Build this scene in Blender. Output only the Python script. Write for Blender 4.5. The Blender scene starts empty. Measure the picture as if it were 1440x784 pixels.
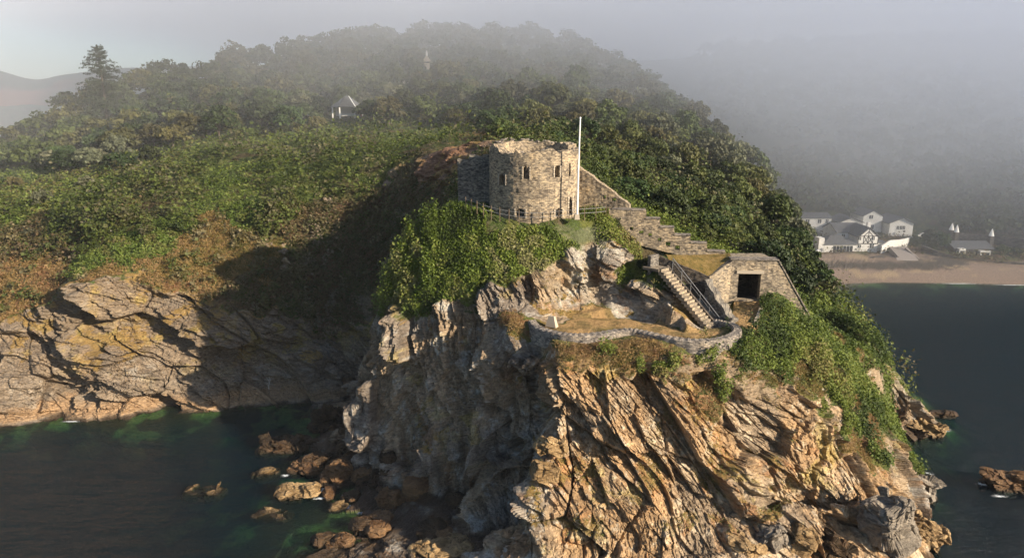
import bpy, bmesh, math, random
import numpy as np
from mathutils import Vector, Matrix
from mathutils.geometry import delaunay_2d_cdt
random.seed(7)
RNG = np.random.default_rng(7)
R = math.radians
scn = bpy.context.scene
C = scn.collection
# ---------------------------------------------------------------- camera, light, exposure
CAM_H = 45.0; PITCH = R(13.6); FPX = 1000.0
cam_d = bpy.data.cameras.new('camera'); cam = bpy.data.objects.new('camera', cam_d); C.objects.link(cam)
cam.location = (0, 0, CAM_H); cam.rotation_euler = (R(90) - PITCH, 0, 0)
cam_d.sensor_width = 36; cam_d.lens = 25.0; cam_d.clip_end = 6000; cam_d.clip_start = 0.5
scn.camera = cam
SUN_EL = R(21); SUN_AZ = R(138)          # clockwise from +Y: to the right of and behind the camera
SUN_AZ = R(122)
w = bpy.data.worlds.new('World'); scn.world = w; w.use_nodes = True
nt = w.node_tree; bg = nt.nodes['Background']
sky = nt.nodes.new('ShaderNodeTexSky'); sky.sky_type = 'NISHITA'; sky.sun_disc = False
sky.sun_elevation = SUN_EL; sky.sun_rotation = SUN_AZ; sky.dust_density = 1.0; sky.air_density = 1.0; sky.ozone_density = 2.8
nt.links.new(sky.outputs[0], bg.inputs[0]); bg.inputs[1].default_value = 0.075
sl = bpy.data.lights.new('sun', 'SUN'); so = bpy.data.objects.new('sun', sl); C.objects.link(so)
sl.energy = 5.0; sl.angle = R(0.6); sl.color = (1.0, 0.85, 0.66)
sdir = Vector((math.sin(SUN_AZ) * math.cos(SUN_EL), math.cos(SUN_AZ) * math.cos(SUN_EL), math.sin(SUN_EL)))
so.rotation_euler = sdir.to_track_quat('Z', 'Y').to_euler(); so.location = (60, -60, 90)
vs = scn.view_settings; vs.view_transform = 'Standard'; vs.look = 'None'; vs.gamma = 1.0; vs.exposure = 0.95; vs.use_curve_mapping = False
cy = scn.cycles
cy.volume_bounces = 8; cy.max_bounces = 8; cy.diffuse_bounces = 2; cy.glossy_bounces = 2; cy.transmission_bounces = 4; cy.transparent_max_bounces = 10
cy.use_adaptive_sampling = True; cy.adaptive_threshold = 0.02; cy.use_denoising = True
cy.caustics_reflective = False; cy.caustics_refractive = False
cy.volume_max_steps = 256

# ---------------------------------------------------------------- pixel <-> world helpers
SP, CP = math.sin(PITCH), math.cos(PITCH)
def ray(px, py):
    u = (px - 720) / FPX; v = (392 - py) / FPX
    return u, CP + v * SP, -SP + v * CP
def at(px, py, Y):
    a, b, c = ray(px, py); t = Y / b
    return (a * t, Y, CAM_H + c * t)
def atz(px, py, z):
    a, b, c = ray(px, py); t = (z - CAM_H) / c
    return (a * t, b * t, z)

# ---------------------------------------------------------------- numpy noise
def _h(i, j, k, s):
    n = (i.astype(np.uint32) * np.uint32(374761393) + j.astype(np.uint32) * np.uint32(668265263)
         + k.astype(np.uint32) * np.uint32(2147483647) + np.uint32((s * 974634777 + 12345) & 0xffffffff))
    n = (n ^ (n >> np.uint32(13))) * np.uint32(1274126177)
    n = (n ^ (n >> np.uint32(15))) * np.uint32(2246822519)
    return n ^ (n >> np.uint32(14))
def _r(h): return (h & np.uint32(0xffff)).astype(np.float32) / 65535.0
def vnoise(p, s=0):
    "smooth gradient-like value noise, about -1..1"
    f = np.floor(p); i = f.astype(np.int64); t = (p - f).astype(np.float32); t = t * t * t * (t * (t * 6 - 15) + 10)
    out = 0
    for a in (0, 1):
        wa = t[:, 0] if a else 1 - t[:, 0]
        for b in (0, 1):
            wb = t[:, 1] if b else 1 - t[:, 1]
            for c in (0, 1):
                wc = t[:, 2] if c else 1 - t[:, 2]
                out = out + wa * wb * wc * _r(_h(i[:, 0] + a, i[:, 1] + b, i[:, 2] + c, s))
    return out * 2 - 1
def fbm(p, octv=4, s=0, gain=0.5):
    o = 0; a = 1.0; tot = 0
    for k in range(octv):
        o = o + a * vnoise(p * (2.03 ** k) + 17.3 * k, s + k); tot += a; a *= gain
    return o / tot * 1.6
def voronoi(p, s=0):
    "F1, F2, random value of the nearest cell and its offset vector"
    f = np.floor(p); i = f.astype(np.int64); q = (p - f).astype(np.float32)
    n = len(p); F1 = np.full(n, 9.0, np.float32); F2 = np.full(n, 9.0, np.float32); cid = np.zeros(n, np.float32)
    D = np.zeros((n, 3), np.float32)
    for a in (-1, 0, 1):
        for b in (-1, 0, 1):
            for c in (-1, 0, 1):
                h = _h(i[:, 0] + a, i[:, 1] + b, i[:, 2] + c, s)
                dx = a + (h & np.uint32(1023)).astype(np.float32) / 1023 - q[:, 0]
                dy = b + ((h >> np.uint32(10)) & np.uint32(1023)).astype(np.float32) / 1023 - q[:, 1]
                dz = c + ((h >> np.uint32(20)) & np.uint32(1023)).astype(np.float32) / 1023 - q[:, 2]
                d = dx * dx + dy * dy + dz * dz
                m = d < F1
                F2 = np.where(m, F1, np.minimum(F2, d)); F1 = np.where(m, d, F1)
                cid = np.where(m, _r(h * np.uint32(2654435761) >> np.uint32(7)), cid)
                D[m, 0] = dx[m]; D[m, 1] = dy[m]; D[m, 2] = dz[m]
    return np.sqrt(F1), np.sqrt(F2), cid, D
def sstep(a, b, x):
    t = np.clip((x - a) / (b - a), 0, 1); return t * t * (3 - 2 * t)

# ---------------------------------------------------------------- object helpers
def tag(o, label=None, cat=None, group=None, kind=None):
    if label: o['label'] = label
    if cat: o['category'] = cat
    if group: o['group'] = group
    if kind: o['kind'] = kind
    return o
def empty(name, loc, rz=0, label=None, cat=None, group=None):
    o = bpy.data.objects.new(name, None); C.objects.link(o); o.location = loc; o.rotation_euler = (0, 0, rz); o.empty_display_size = 0.3
    return tag(o, label, cat, group)
def np_mesh(name, co, quads=None, tris=None, mats=(), smooth=False, col=None, facecol=None, uv=None):
    me = bpy.data.meshes.new(name)
    co = np.asarray(co, np.float32); me.vertices.add(len(co)); me.vertices.foreach_set('co', co.ravel())
    loops = []; starts = []; n = 0
    if quads is not None and len(quads):
        loops.append(np.asarray(quads, np.int32).ravel()); starts.append(np.arange(len(quads), dtype=np.int32) * 4); n = len(quads) * 4
    if tris is not None and len(tris):
        loops.append(np.asarray(tris, np.int32).ravel()); starts.append(n + np.arange(len(tris), dtype=np.int32) * 3)
    L = np.concatenate(loops); S = np.concatenate(starts)
    me.loops.add(len(L)); me.loops.foreach_set('vertex_index', L)
    me.polygons.add(len(S)); me.polygons.foreach_set('loop_start', S)
    me.update(calc_edges=True)
    me.polygons.foreach_set('use_smooth', np.full(len(S), smooth, bool))
    if col is not None:
        a = me.color_attributes.new('col', 'FLOAT_COLOR', 'POINT')
        c4 = np.ones((len(co), 4), np.float32); c4[:, :col.shape[1]] = col; a.data.foreach_set('color', c4.ravel())
    if uv is not None:
        u = me.uv_layers.new(name='UVMap'); u.data.foreach_set('uv', np.asarray(uv, np.float32)[L].ravel())
    for m in mats: me.materials.append(m)
    return me
def link(name, me, parent=None):
    o = bpy.data.objects.new(name, me); C.objects.link(o)
    if parent is not None: o.parent = parent
    return o

# ---------------------------------------------------------------- material helper
def mat(name, base=(0.5, 0.5, 0.5), rough=0.9, spec=0.2):
    m = bpy.data.materials.new(name); m.use_nodes = True
    b = m.node_tree.nodes['Principled BSDF']; b.inputs['Base Color'].default_value = (*base, 1)
    b.inputs['Roughness'].default_value = rough; b.inputs['Specular IOR Level'].default_value = spec
    return m
class N:
    "small node-tree writer"
    def __init__(s, m): s.m = m; s.t = m.node_tree; s.b = s.t.nodes['Principled BSDF'] if 'Principled BSDF' in s.t.nodes else None
    def new(s, ty, **k):
        n = s.t.nodes.new(ty)
        for a, v in k.items():
            if a[0] == '_': n.inputs[a[1:].replace('_', ' ')].default_value = v
            else: setattr(n, a, v)
        return n
    def lk(s, a, b): s.t.links.new(a, b)
    def pos(s): return s.new('ShaderNodeNewGeometry').outputs['Position']
    def obj(s): return s.new('ShaderNodeTexCoord').outputs['Object']
    def scale(s, v, sc):
        n = s.new('ShaderNodeMapping'); n.inputs['Scale'].default_value = sc; s.lk(v, n.inputs['Vector']); return n.outputs[0]
    def noise(s, v, sc, det=4, rough=0.55, dist=0.0):
        n = s.new('ShaderNodeTexNoise'); n.inputs['Scale'].default_value = sc; n.inputs['Detail'].default_value = det
        n.inputs['Roughness'].default_value = rough; n.inputs['Distortion'].default_value = dist; s.lk(v, n.inputs['Vector']); return n.outputs['Fac']
    def ramp(s, f, stops):
        n = s.new('ShaderNodeValToRGB'); e = n.color_ramp.elements
        while len(e) < len(stops): e.new(0.5)
        for k, (p, c) in enumerate(stops): e[k].position = p; e[k].color = (*c, 1) if len(c) == 3 else c
        s.lk(f, n.inputs[0]); return n.outputs[0]
    def mix(s, f, a, b, mode='MIX'):
        n = s.new('ShaderNodeMix', data_type='RGBA', blend_type=mode); 
        for v, i in ((f, n.inputs[0]), (a, n.inputs[6]), (b, n.inputs[7])):
            if isinstance(v, (int, float)): i.default_value = v
            elif isinstance(v, tuple): i.default_value = (*v, 1)
            else: s.lk(v, i)
        return n.outputs[2]
    def math(s, op, a, b=None, c=None):
        n = s.new('ShaderNodeMath', operation=op)
        for v, i in zip((a, b, c), n.inputs):
            if v is None: continue
            if isinstance(v, (int, float)): i.default_value = v
            else: s.lk(v, i)
        return n.outputs[0]
    def bump(s, h, strength=0.5, dist=0.1):
        n = s.new('ShaderNodeBump'); n.inputs['Strength'].default_value = strength; n.inputs['Distance'].default_value = dist
        s.lk(h, n.inputs['Height']); s.lk(n.outputs[0], s.b.inputs['Normal']); return n
    def base(s, c): s.lk(c, s.b.inputs['Base Color'])
# ---------------------------------------------------------------- terrain control points (surveyed from the view: pixel + range)
CT = []                                    # (x, y, z)
def line(pts, step=2.0):
    for a, b in zip(pts[:-1], pts[1:]):
        a = Vector(a); b = Vector(b); n = max(1, int((b.xy - a.xy).length / step))
        for k in range(n): CT.append(tuple(a.lerp(b, k / n)))
    CT.append(tuple(pts[-1]))
def L(*t, step=2.0): line([at(*q) for q in t], step)
def LZ(*t, step=2.0): line([atz(*q) for q in t], step)
def W(*t, step=4.0): line(list(t), step)
# left cove waterline and what lies behind it
LZ((-330, 602, 0), (-120, 598, 0), (0, 602, 0), (60, 593, 0), (88, 588, 0), (100, 572, 0.5), (112, 592, 0), (160, 599, 0), (205, 586, 0), (238, 568, 0),
   (262, 575, 0), (290, 578, 0), (350, 572, 0), (420, 568, 0), (466, 563, 0), (505, 552, 0))
L((-330, 430, 112), (-150, 440, 108), (0, 455, 106), (70, 440, 107), (88, 405, 108), (120, 398, 107), (180, 398, 108), (240, 408, 109), (300, 420, 110), (335, 398, 111), (380, 425, 112), (430, 450, 112), (480, 490, 111))
L((-330, 380, 122), (0, 380, 120), (100, 330, 128), (250, 312, 125), (340, 300, 125), (420, 330, 122), (480, 380, 118), (520, 410, 113), (540, 440, 110))
L((-330, 300, 150), (0, 285, 150), (130, 255, 152), (300, 225, 157), (450, 215, 160), (540, 235, 140), (580, 262, 128), (620, 270, 118), step=4)
L((560, 215, 140), (600, 200, 133), (650, 192, 126), (700, 190, 122), (740, 200, 122))
L((575, 285, 122), (600, 262, 120), (630, 245, 118), (655, 230, 116), (680, 222, 114))
# ridge
RIDGE = [(-400, 330, 185), (-150, 285, 188), (0, 222, 190), (60, 190, 198), (100, 162, 205), (200, 122, 225), (280, 105, 238), (340, 92, 245), (470, 70, 260), (600, 62, 270), (750, 60, 270), (850, 90, 255),
         (930, 135, 230), (1000, 182, 200), (1040, 222, 180), (1062, 262, 165), (1080, 305, 150), (1106, 352, 130), (1140, 385, 115), (1178, 425, 100), (1228, 495, 88)]
L(*RIDGE, step=5)
for q in RIDGE[:-5]:
    x, y, z = at(*q); CT.append((x + 8, y + 45, z - 10)); CT.append((x + 22, y + 95, max(6, z - 34)))
# middle of the hill
for q in [(490, 165, 190), (300, 160, 200), (150, 200, 185), (620, 130, 205), (760, 150, 190), (850, 190, 165), (900, 230, 150), (950, 270, 135), (1000, 320, 118),
          (1040, 355, 105), (820, 240, 130), (780, 215, 125), (860, 270, 112), (900, 300, 100), (600, 80, 240), (400, 120, 225), (1080, 395, 98), (1140, 440, 90), (1190, 500, 84), (960, 350, 94)]:
    CT.append(at(*q))
# castle ridge: platform round the tower
L((640, 283, 86), (670, 296, 84), (700, 304, 82.6), (760, 309, 82.0), (810, 305, 82.6), (850, 300, 84.2))
W((-6.5, 88, 33.0), (-4, 94, 33.5), (4, 96, 34), (11, 94, 34)); CT.append(at(750, 300, 88)); CT.append((-8, 102, 33)); CT.append((8, 104, 36))
# bush slope and shaded face of the castle rock
L((640, 283, 86), (600, 298, 86), (565, 335, 86), (540, 380, 86), (530, 415, 86))
L((530, 415, 86), (560, 430, 83.6), (600, 432, 81.6), (650, 430, 79.8), (700, 425, 78.8), (740, 430, 78.4), (790, 436, 79.4))
L((600, 345, 83.4), (650, 350, 81.6), (700, 350, 80.8), (760, 350, 80.6),)
L((506, 455, 86), (494, 490, 85.5), (500, 550, 86), (488, 592, 88.5))
LZ((466, 598, 0.6), (462, 615, 0.8), (505, 650, 1), (540, 672, 1.2), (585, 692, 1.2), (640, 703, 1.2), (700, 708, 1.3), (750, 722, 1.5), (757, 738, 1.6))
L((530, 520, 84.5), (590, 520, 80.5), (660, 520, 76.8), (720, 520, 72.2), (750, 520, 71))
L((520, 600, 85), (560, 610, 81), (620, 610, 76.4), (690, 620, 72), (742, 630, 70))
# gully between the castle rock and the hill (hidden)
W(atz(505, 552, 0), at(520, 470, 108), at(548, 425, 106), at(590, 350, 106), at(630, 290, 104), (-8, 102, 33))
W((-24, 96, 0.5), (-20, 92, 3), (-19.5, 88, 9), (-18, 87, 15))
W((-22, 100, 1), (-18, 97, 6), (-14, 95, 14), (-11, 93, 24), (-8.5, 90, 31))
# terrace, bank behind it, rock under the castle
TZ = 21.4
LZ((770, 455, TZ), (830, 436, TZ), (900, 446, TZ), (950, 452, TZ), (1000, 462, TZ))
LZ((745, 464, TZ), (765, 472, TZ), (800, 479, TZ + .1), (870, 477, TZ + .1), (940, 484, TZ + .1), (1010, 486, TZ), (1050, 474, TZ + .3))
L((812, 306, 83), (850, 303, 84.6), (866, 306, 85.2), step=1); L((775, 345, 80.9), (815, 342, 81.8), (860, 340, 82.6), (885, 350, 83)); L((790, 390, 80.2), (830, 390, 80.8), (860, 385, 81.6)); L((800, 428, 80.2), (835, 427, 80.6), (860, 425, 80.3), (900, 436, 79.2), (950, 446, 77.6), (985, 455, 75.6))
L((856, 402, 81), (900, 400, 80.2), (925, 404, 79.4)); W((15.7, 79.5, 26.4), (17.0, 77.6, 25.0), (19.2, 75.2, 22.6), (20.4, 74.0, 21.4), step=1); W((17.0, 80.2, 26.4), (21.3, 75.4, 21.2), step=1); W((18.9, 81.0, 25.6), (20.6, 79.4, 23.6), (22.9, 76.0, 21.2), step=1)
L((890, 390, 82), (915, 385, 81.5)); L((868, 322, 84.6), (900, 348, 84.3), (925, 362, 83.4), (940, 365, 82.6)); W((16.8, 80.6, 27.6), (18, 82.4, 27.6), (22, 83, 27.6), (27, 85, 27.4), (31, 84, 26))
W((25.8, 80, 22.8), (29.2, 80, 22.8), step=1); W((25.3, 77, 22.5), (27.9, 77, 22.5), step=1); W((24.6, 74.3, 22.0), (26.5, 74.2, 22.0), step=1); W((30.4, 79.5, 24.2), (28.6, 76, 22.8), step=1); W((33, 79, 21.8), (35, 78, 20.2), step=1); W((14, 95, 30), (24, 92, 28), (32, 88, 26))
# the foreground spur
L((752, 474, 70.6), (776, 494, 69.0), (776, 545, 67.2), (784, 600, 65.4), (756, 655, 63.2), (792, 720, 61.2), (742, 770, 58.6), (700, 802, 57))
W(atz(746, 640, 7.5), atz(750, 700, 3), atz(752, 728, 1.6)); LZ((706, 448, 21.9), (712, 466, 21.5), (735, 474, 21.3), (765, 481, 21.3), (790, 484, 21.4)); 
L((790, 490, 68.8), (850, 487, 68.7), (900, 487, 68.6), (960, 493, 68.0), (1020, 494, 68.2), (1060, 484, 70)); L((790, 502, 68.1), (880, 502, 67.8), (960, 506, 67.5), (1050, 510, 68.6), (1100, 515, 71.5), (1150, 500, 75))
L((850, 545, 66.9), (960, 550, 66.8), (1060, 560, 67.8), (1140, 560, 70), (1200, 560, 74))
L((830, 600, 65), (900, 605, 64.8), (1000, 600, 65.6), (1100, 620, 67.5), (1180, 630, 68.8), (1240, 625, 73))
L((800, 665, 63.4), (850, 700, 61.6), (1000, 715, 61.3), (1100, 715, 62), (1200, 700, 64.5), (1262, 690, 68.5))
L((770, 784, 58.2), (850, 784, 58.4), (950, 784, 58.2), (1100, 784, 59), (1200, 775, 60.5), (1265, 760, 63.5))
W((-6, 54.5, 0), (2, 52, 0), (15, 51, 0), (28, 52, 0), (35.5, 54, 0))
LZ((1322, 850, 0), (1306, 784, 0), (1300, 748, 0), (1284, 704, 0), (1302, 664, 0), (1276, 634, 0), (1262, 612, 0), (1290, 612, 0), (1322, 606, 0), (1326, 598, 0))
L((1150, 470, 77), (1200, 520, 80), (1240, 560, 80), (1255, 605, 79.5), (1285, 645, 78.5))
L((1236, 508, 90), (1262, 532, 91), (1292, 568, 93), (1315, 590, 94.5)); W(atz(1326, 598, 0), atz(1290, 560, 0), (61, 108, 0), (60.5, 120, 0), (64, 135, 0), (68, 148, 0), (74, 165, 0), (79, 178, 0), atz(1172, 394, 0))
CT.append(at(1250, 570, 87)); CT.append(at(1245, 590, 85)); CT.append((44, 95, 12)); CT.append((47, 104, 10)); CT.append((53, 130, 11)); CT.append((62, 160, 12))
L((1075, 733, 64.8), (1110, 742, 65.5), (1165, 752, 65.5), step=1); L((1050, 712, 62.0), (1120, 712, 62.4), (1190, 722, 62.8), step=1)
# low wet platform left of the spur
LZ((455, 600, 0), (440, 622, 0), (470, 650, 0.1), (510, 668, 0.2), (540, 690, 0), (562, 708, 0), (520, 735, 0), (470, 765, 0), (430, 800, 0.2), (400, 860, 0))
W((-13, 53, 0), (-6, 54.5, 0)); LZ((600, 740, 0.9), (680, 750, 1.2), (740, 752, 1.6), step=3); LZ((520, 775, 1.0), (600, 790, 1.2), (690, 775, 2.0), step=3); LZ((650, 880, 0.6), (560, 860, .6))
# village cove, woods behind
LZ((1172, 394, 0), (1240, 397, 0), (1320, 398, 0), (1440, 401, 0), (1750, 410, 0), step=6)
L((1140, 374, 192), (1300, 376, 191), (1440, 387, 187.5), (1750, 396, 186), step=6)
L((1130, 361, 199), (1200, 363, 198), (1300, 365, 198), (1440, 376, 197), (1750, 386, 196), step=6)
L((1110, 353, 206), (1240, 354, 206), (1330, 358, 206), (1440, 362, 205), (1750, 370, 205), step=6)
L((1090, 336, 216), (1240, 340, 216), (1330, 345, 216), (1440, 350, 214), step=6); L((1090, 325, 228), (1240, 326, 230), (1330, 326, 228), (1440, 332, 224), (1750, 330, 224), step=6)
W((60, 250, 12), (110, 252, 16), (170, 250, 17), (250, 240, 22), (330, 230, 26), step=12)
W((60, 300, 40), (120, 305, 46), (200, 300, 50), (290, 290, 52), (380, 280, 55), step=12)
W((40, 360, 64), (130, 370, 72), (240, 370, 76), (380, 350, 76), (470, 330, 78), step=15)
W((40, 460, 70), (200, 480, 80), (480, 470, 84), step=30)
# left, far
W((-380, 260, 18), (-300, 255, 14), (-220, 290, 10), step=15); W((-480, 300, 12), (-480, 500, 60)); W((-360, 480, 50), (-200, 480, 44), (0, 480, 40))
# seabed
for x, y, z in [(-60, 60, -5), (-110, 60, -8), (-45, 72, -4), (-75, 80, -6), (-60, 90, -4), (-35, 62, -3), (-85, 88, -5), (-120, 85, -6), (-40, 88, -2.5), (-30, 50, -3), (-60, 45, -8),
                (-33, 80, -1.6), (-36, 76, -2.0), (-30, 74, -1.0), (-27, 67, -1.2), (-30, 85, -1.2), (0, 45, -4), (30, 44, -4), (45, 55, -3), (46, 66, -3), (52, 75, -3), (60, 85, -3), (75, 95, -6), (70, 70, -8),
                (100, 100, -9), (80, 130, -7), (100, 160, -5), (150, 150, -8), (120, 175, -3), (200, 170, -5), (250, 120, -9), (150, 60, -9), (250, 180, -4), (330, 195, -2)]:
    CT.append((x, y, z))
for x in range(-480, 481, 120): CT.append((x, 28, -9)); CT.append((x, 620, 70))
for y in range(60, 200, 35): CT.append((480, y, -6))
CT += [(480, 240, 12), (480, 300, 50), (-480, 95, 0), (-480, 60, -8), (-480, 150, 25), (-480, 200, 30)]
# triangulate and rasterise
GX0, GY0, GX1, GY1, GS = -480.0, 28.0, 480.0, 620.0, 0.4
seen = {}; cts = []
for p in CT:
    k = (round(p[0] * 2.5), round(p[1] * 2.5))
    if k in seen: continue
    seen[k] = 1; cts.append(p)
xy = [Vector((p[0], p[1])) for p in cts]
res = delaunay_2d_cdt(xy, [], [], 0, 1e-4)
TV = np.array([[v.x, v.y, 0] for v in res[0]]); orig = res[3]
for i, o in enumerate(orig): TV[i, 2] = cts[o[0]][2] if o else 0
nx = int((GX1 - GX0) / GS) + 1; ny = int((GY1 - GY0) / GS) + 1
H = np.zeros((ny, nx), np.float32)
for f in res[2]:
    a, b, c = TV[list(f)[:3]]
    x0, x1 = max(0, int((min(a[0], b[0], c[0]) - GX0) / GS)), min(nx - 1, int((max(a[0], b[0], c[0]) - GX0) / GS) + 1)
    y0, y1 = max(0, int((min(a[1], b[1], c[1]) - GY0) / GS)), min(ny - 1, int((max(a[1], b[1], c[1]) - GY0) / GS) + 1)
    if x1 < x0 or y1 < y0: continue
    X, Y = np.meshgrid(GX0 + GS * np.arange(x0, x1 + 1), GY0 + GS * np.arange(y0, y1 + 1))
    d = (b[1] - c[1]) * (a[0] - c[0]) + (c[0] - b[0]) * (a[1] - c[1])
    if abs(d) < 1e-9: continue
    l0 = ((b[1] - c[1]) * (X - c[0]) + (c[0] - b[0]) * (Y - c[1])) / d
    l1 = ((c[1] - a[1]) * (X - c[0]) + (a[0] - c[0]) * (Y - c[1])) / d
    l2 = 1 - l0 - l1; m = (l0 >= -1e-5) & (l1 >= -1e-5) & (l2 >= -1e-5)
    Hs = H[y0:y1 + 1, x0:x1 + 1]; Hs[m] = (l0 * a[2] + l1 * b[2] + l2 * c[2])[m]
def blur(A, r):
    k = max(1, int(round(r / GS)))
    for ax in (0, 1):
        for _ in (0, 1):
            P = np.pad(A, [(k + 1, k) if i == ax else (0, 0) for i in (0, 1)], mode='edge'); cs = np.cumsum(P, axis=ax, dtype=np.float64)
            A = ((cs.take(range(2 * k + 1, cs.shape[ax]), ax) - cs.take(range(0, cs.shape[ax] - 2 * k - 1), ax)) / (2 * k + 1)).astype(np.float32)
    return A
Hs = blur(H, 0.5); Hb = blur(H, 4.0)
YY = (GY0 + GS * np.arange(ny))[:, None]; XX = (GX0 + GS * np.arange(nx))[None, :]
wf = np.clip((YY - 112 + np.maximum(0, 40 - XX) * 0.02 + np.clip(XX - 20, 0, 30) * -0.2) / 25, 0, 1)
wf = np.where(H < 4, wf * 0.15, wf)
H = Hs * (1 - wf) + Hb * wf; del Hs, Hb
def carve(x0, x1, y0, y1, z):                                            # level the ground inside the blockhouse
    i0, i1 = int((x0 - GX0) / GS), int((x1 - GX0) / GS) + 1; j0, j1 = int((y0 - GY0) / GS), int((y1 - GY0) / GS) + 1; H[j0:j1, i0:i1] = np.minimum(H[j0:j1, i0:i1], z)
carve(25.0, 30.4, 80.4, 86.2, 22.6); carve(18.4, 25.2, 80.2, 82.0, 25.5); carve(5.5, 14.4, 71, 78.4, 21.45); carve(14.4, 17.2, 71, 76.8, 21.45); carve(17.2, 18.6, 71, 75.0, 21.45); carve(17.6, 20.5, 71, 73, 21.45)
HB = H
def hgt(x, y, A=None):
    A = HB if A is None else A
    fx = np.clip((np.asarray(x, float) - GX0) / GS, 0, nx - 1.001); fy = np.clip((np.asarray(y, float) - GY0) / GS, 0, ny - 1.001)
    i = fx.astype(int); j = fy.astype(int); a = fx - i; b = fy - j
    return (A[j, i] * (1 - a) + A[j, i + 1] * a) * (1 - b) + (A[j + 1, i] * (1 - a) + A[j + 1, i + 1] * a) * b
def hit(px, py, tmax=600):
    "first meeting of a sight line with the ground"
    a, b, c = ray(px, py); t = np.arange(40, tmax, 0.2)
    z = CAM_H + c * t; g = hgt(a * t, b * t); k = np.argmax(z < g)
    return (a * t[k], b * t[k], z[k]) if (z < g).any() else None

# ---------------------------------------------------------------- land mesh: polar fan, rows spaced by how much of the view they fill
NC, NR = 1440, 1080
U = np.linspace(-1.0, 0.92, NC)
r0 = np.concatenate([np.arange(44, 135, 0.2), np.arange(135, 560, 0.8)])
Zp = hgt(U[:, None] * r0[None] / 0.97, np.broadcast_to(r0, (NC, len(r0))))
el = np.arctan2(Zp - CAM_H, r0)
dw = np.abs(np.diff(el, axis=1)); dw = dw + 0.25 * np.sqrt(np.diff(Zp, axis=1) ** 2 + np.diff(r0) ** 2) / r0[None, 1:]
dw *= np.where(r0[1:] < 130, 1.0, 0.35)[None]
k = 60; P = np.pad(dw, ((k + 1, k), (0, 0)), mode='edge'); cs = np.cumsum(P, 0); dw = (cs[2 * k + 1:] - cs[:-2 * k - 1]) / (2 * k + 1)
cum = np.concatenate([np.zeros((NC, 1)), np.cumsum(dw, 1)], 1); cum /= cum[:, -1:]
rr = np.stack([np.interp(np.linspace(0, 1, NR), cum[i], r0) for i in range(NC)])
PX = U[:, None] * rr / 0.97; PY = rr
V = np.stack([PX, PY, hgt(PX, PY)], -1).reshape(-1, 3)
e = 0.5
gx = (hgt(V[:, 0] + e, V[:, 1]) - hgt(V[:, 0] - e, V[:, 1])) / (2 * e); gy = (hgt(V[:, 0], V[:, 1] + e) - hgt(V[:, 0], V[:, 1] - e)) / (2 * e)
NRM = np.stack([-gx, -gy, np.ones_like(gx)], 1); SL = np.sqrt(gx ** 2 + gy ** 2); NRM /= np.linalg.norm(NRM, axis=1)[:, None]
# ---------------------------------------------------------------- what covers the ground: survey samples (pixel, kind, reach in metres)
SEED = {'R': [], 'G': [], 'O': [], 'B': [], 'D': [], 'S': []}
def seed(kind, pts, r=3.0):
    for p in pts:
        h = hit(p[0], p[1]) 
        if h: SEED[kind].append((*h, r if len(p) < 3 else p[2]))
seed('R', [(50, 500), (120, 440), (150, 470), (200, 430), (250, 450), (300, 480), (350, 470), (420, 490), (480, 510), (300, 540), (450, 540), (0, 520), (-150, 520), (-150, 480), (180, 560), (60, 560), (20, 475), (110, 415, 2), (390, 450), (160, 410, 2), (225, 418, 2), (270, 425, 2)], 4)
seed('R', [(345, 308), (358, 320), (372, 334), (388, 348), (400, 362), (406, 380), (420, 398), (436, 412), (452, 428)], 1.2)
seed('R', [(606, 226), (622, 214), (640, 226), (655, 208), (628, 244), (600, 245), (420, 262, 1.2), (440, 276, 1.6), (456, 290, 1.2), (552, 248, 1.4), (545, 262, 1.2), (410, 268, 1)], 2.6)
seed('O', [(25, 425), (0, 405), (40, 395), (70, 375), (-120, 400), (-20, 440), (265, 345), (300, 322), (315, 340), (285, 375), (240, 385), (330, 372), (355, 352), (210, 372, 2), (140, 388, 2), (380, 400, 2)], 4)
seed('O', [(690, 188), (675, 190), (707, 186)], 2.2)
seed('B', [(100, 350), (30, 330), (200, 300), (0, 345), (450, 350), (480, 300), (430, 330), (500, 400), (520, 350), (380, 420), (540, 300), (590, 300), (420, 420), (470, 430), (560, 270)], 5)
seed('G', [(200, 345), (150, 330), (120, 300), (60, 290), (300, 270), (400, 280), (230, 320), (370, 310), (-120, 330), (330, 250), (450, 240), (520, 230), (490, 260), (250, 260), (640, 180), (560, 200), (400, 200), (180, 280)], 6)
seed('G', [(560, 360), (580, 390), (600, 350), (640, 320), (640, 370), (690, 330), (735, 335), (770, 330), (820, 315), (600, 415), (560, 410), (545, 425), (850, 312), (880, 330), (905, 360), (660, 390), (620, 400), (710, 370), (900, 345), (690, 300), (750, 320), (800, 310), (870, 395, 1.6), (885, 385)], 3.2)
seed('R', [(690, 412), (740, 405), (765, 420), (860, 372), (840, 400), (858, 395), (815, 400), (800, 362, 1.2), (735, 340, .8), (835, 380), (555, 440), (630, 440), (720, 425), (870, 360)], 2.4)
seed('O', [(790, 385), (805, 392), (745, 468), (720, 460), (715, 452), (770, 482), (775, 395)], 1.4)
seed('R', [(540, 500), (600, 480), (650, 480), (700, 500), (740, 520), (600, 560), (660, 580), (720, 600), (560, 620), (640, 660), (740, 660), (510, 520), (505, 480)], 4)
seed('R', [(870, 430), (900, 425), (940, 428), (965, 440), (890, 412), (990, 430), (1000, 415), (960, 452, 1.0), (985, 452), (975, 430)], 2.4)
seed('D', [(830, 450), (880, 452), (930, 461), (970, 466), (1000, 468), (850, 442), (800, 462), (770, 464, .8)], 1.3)
seed('D', [(1050, 440, 1), (1046, 455, .8)], 1)
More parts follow.
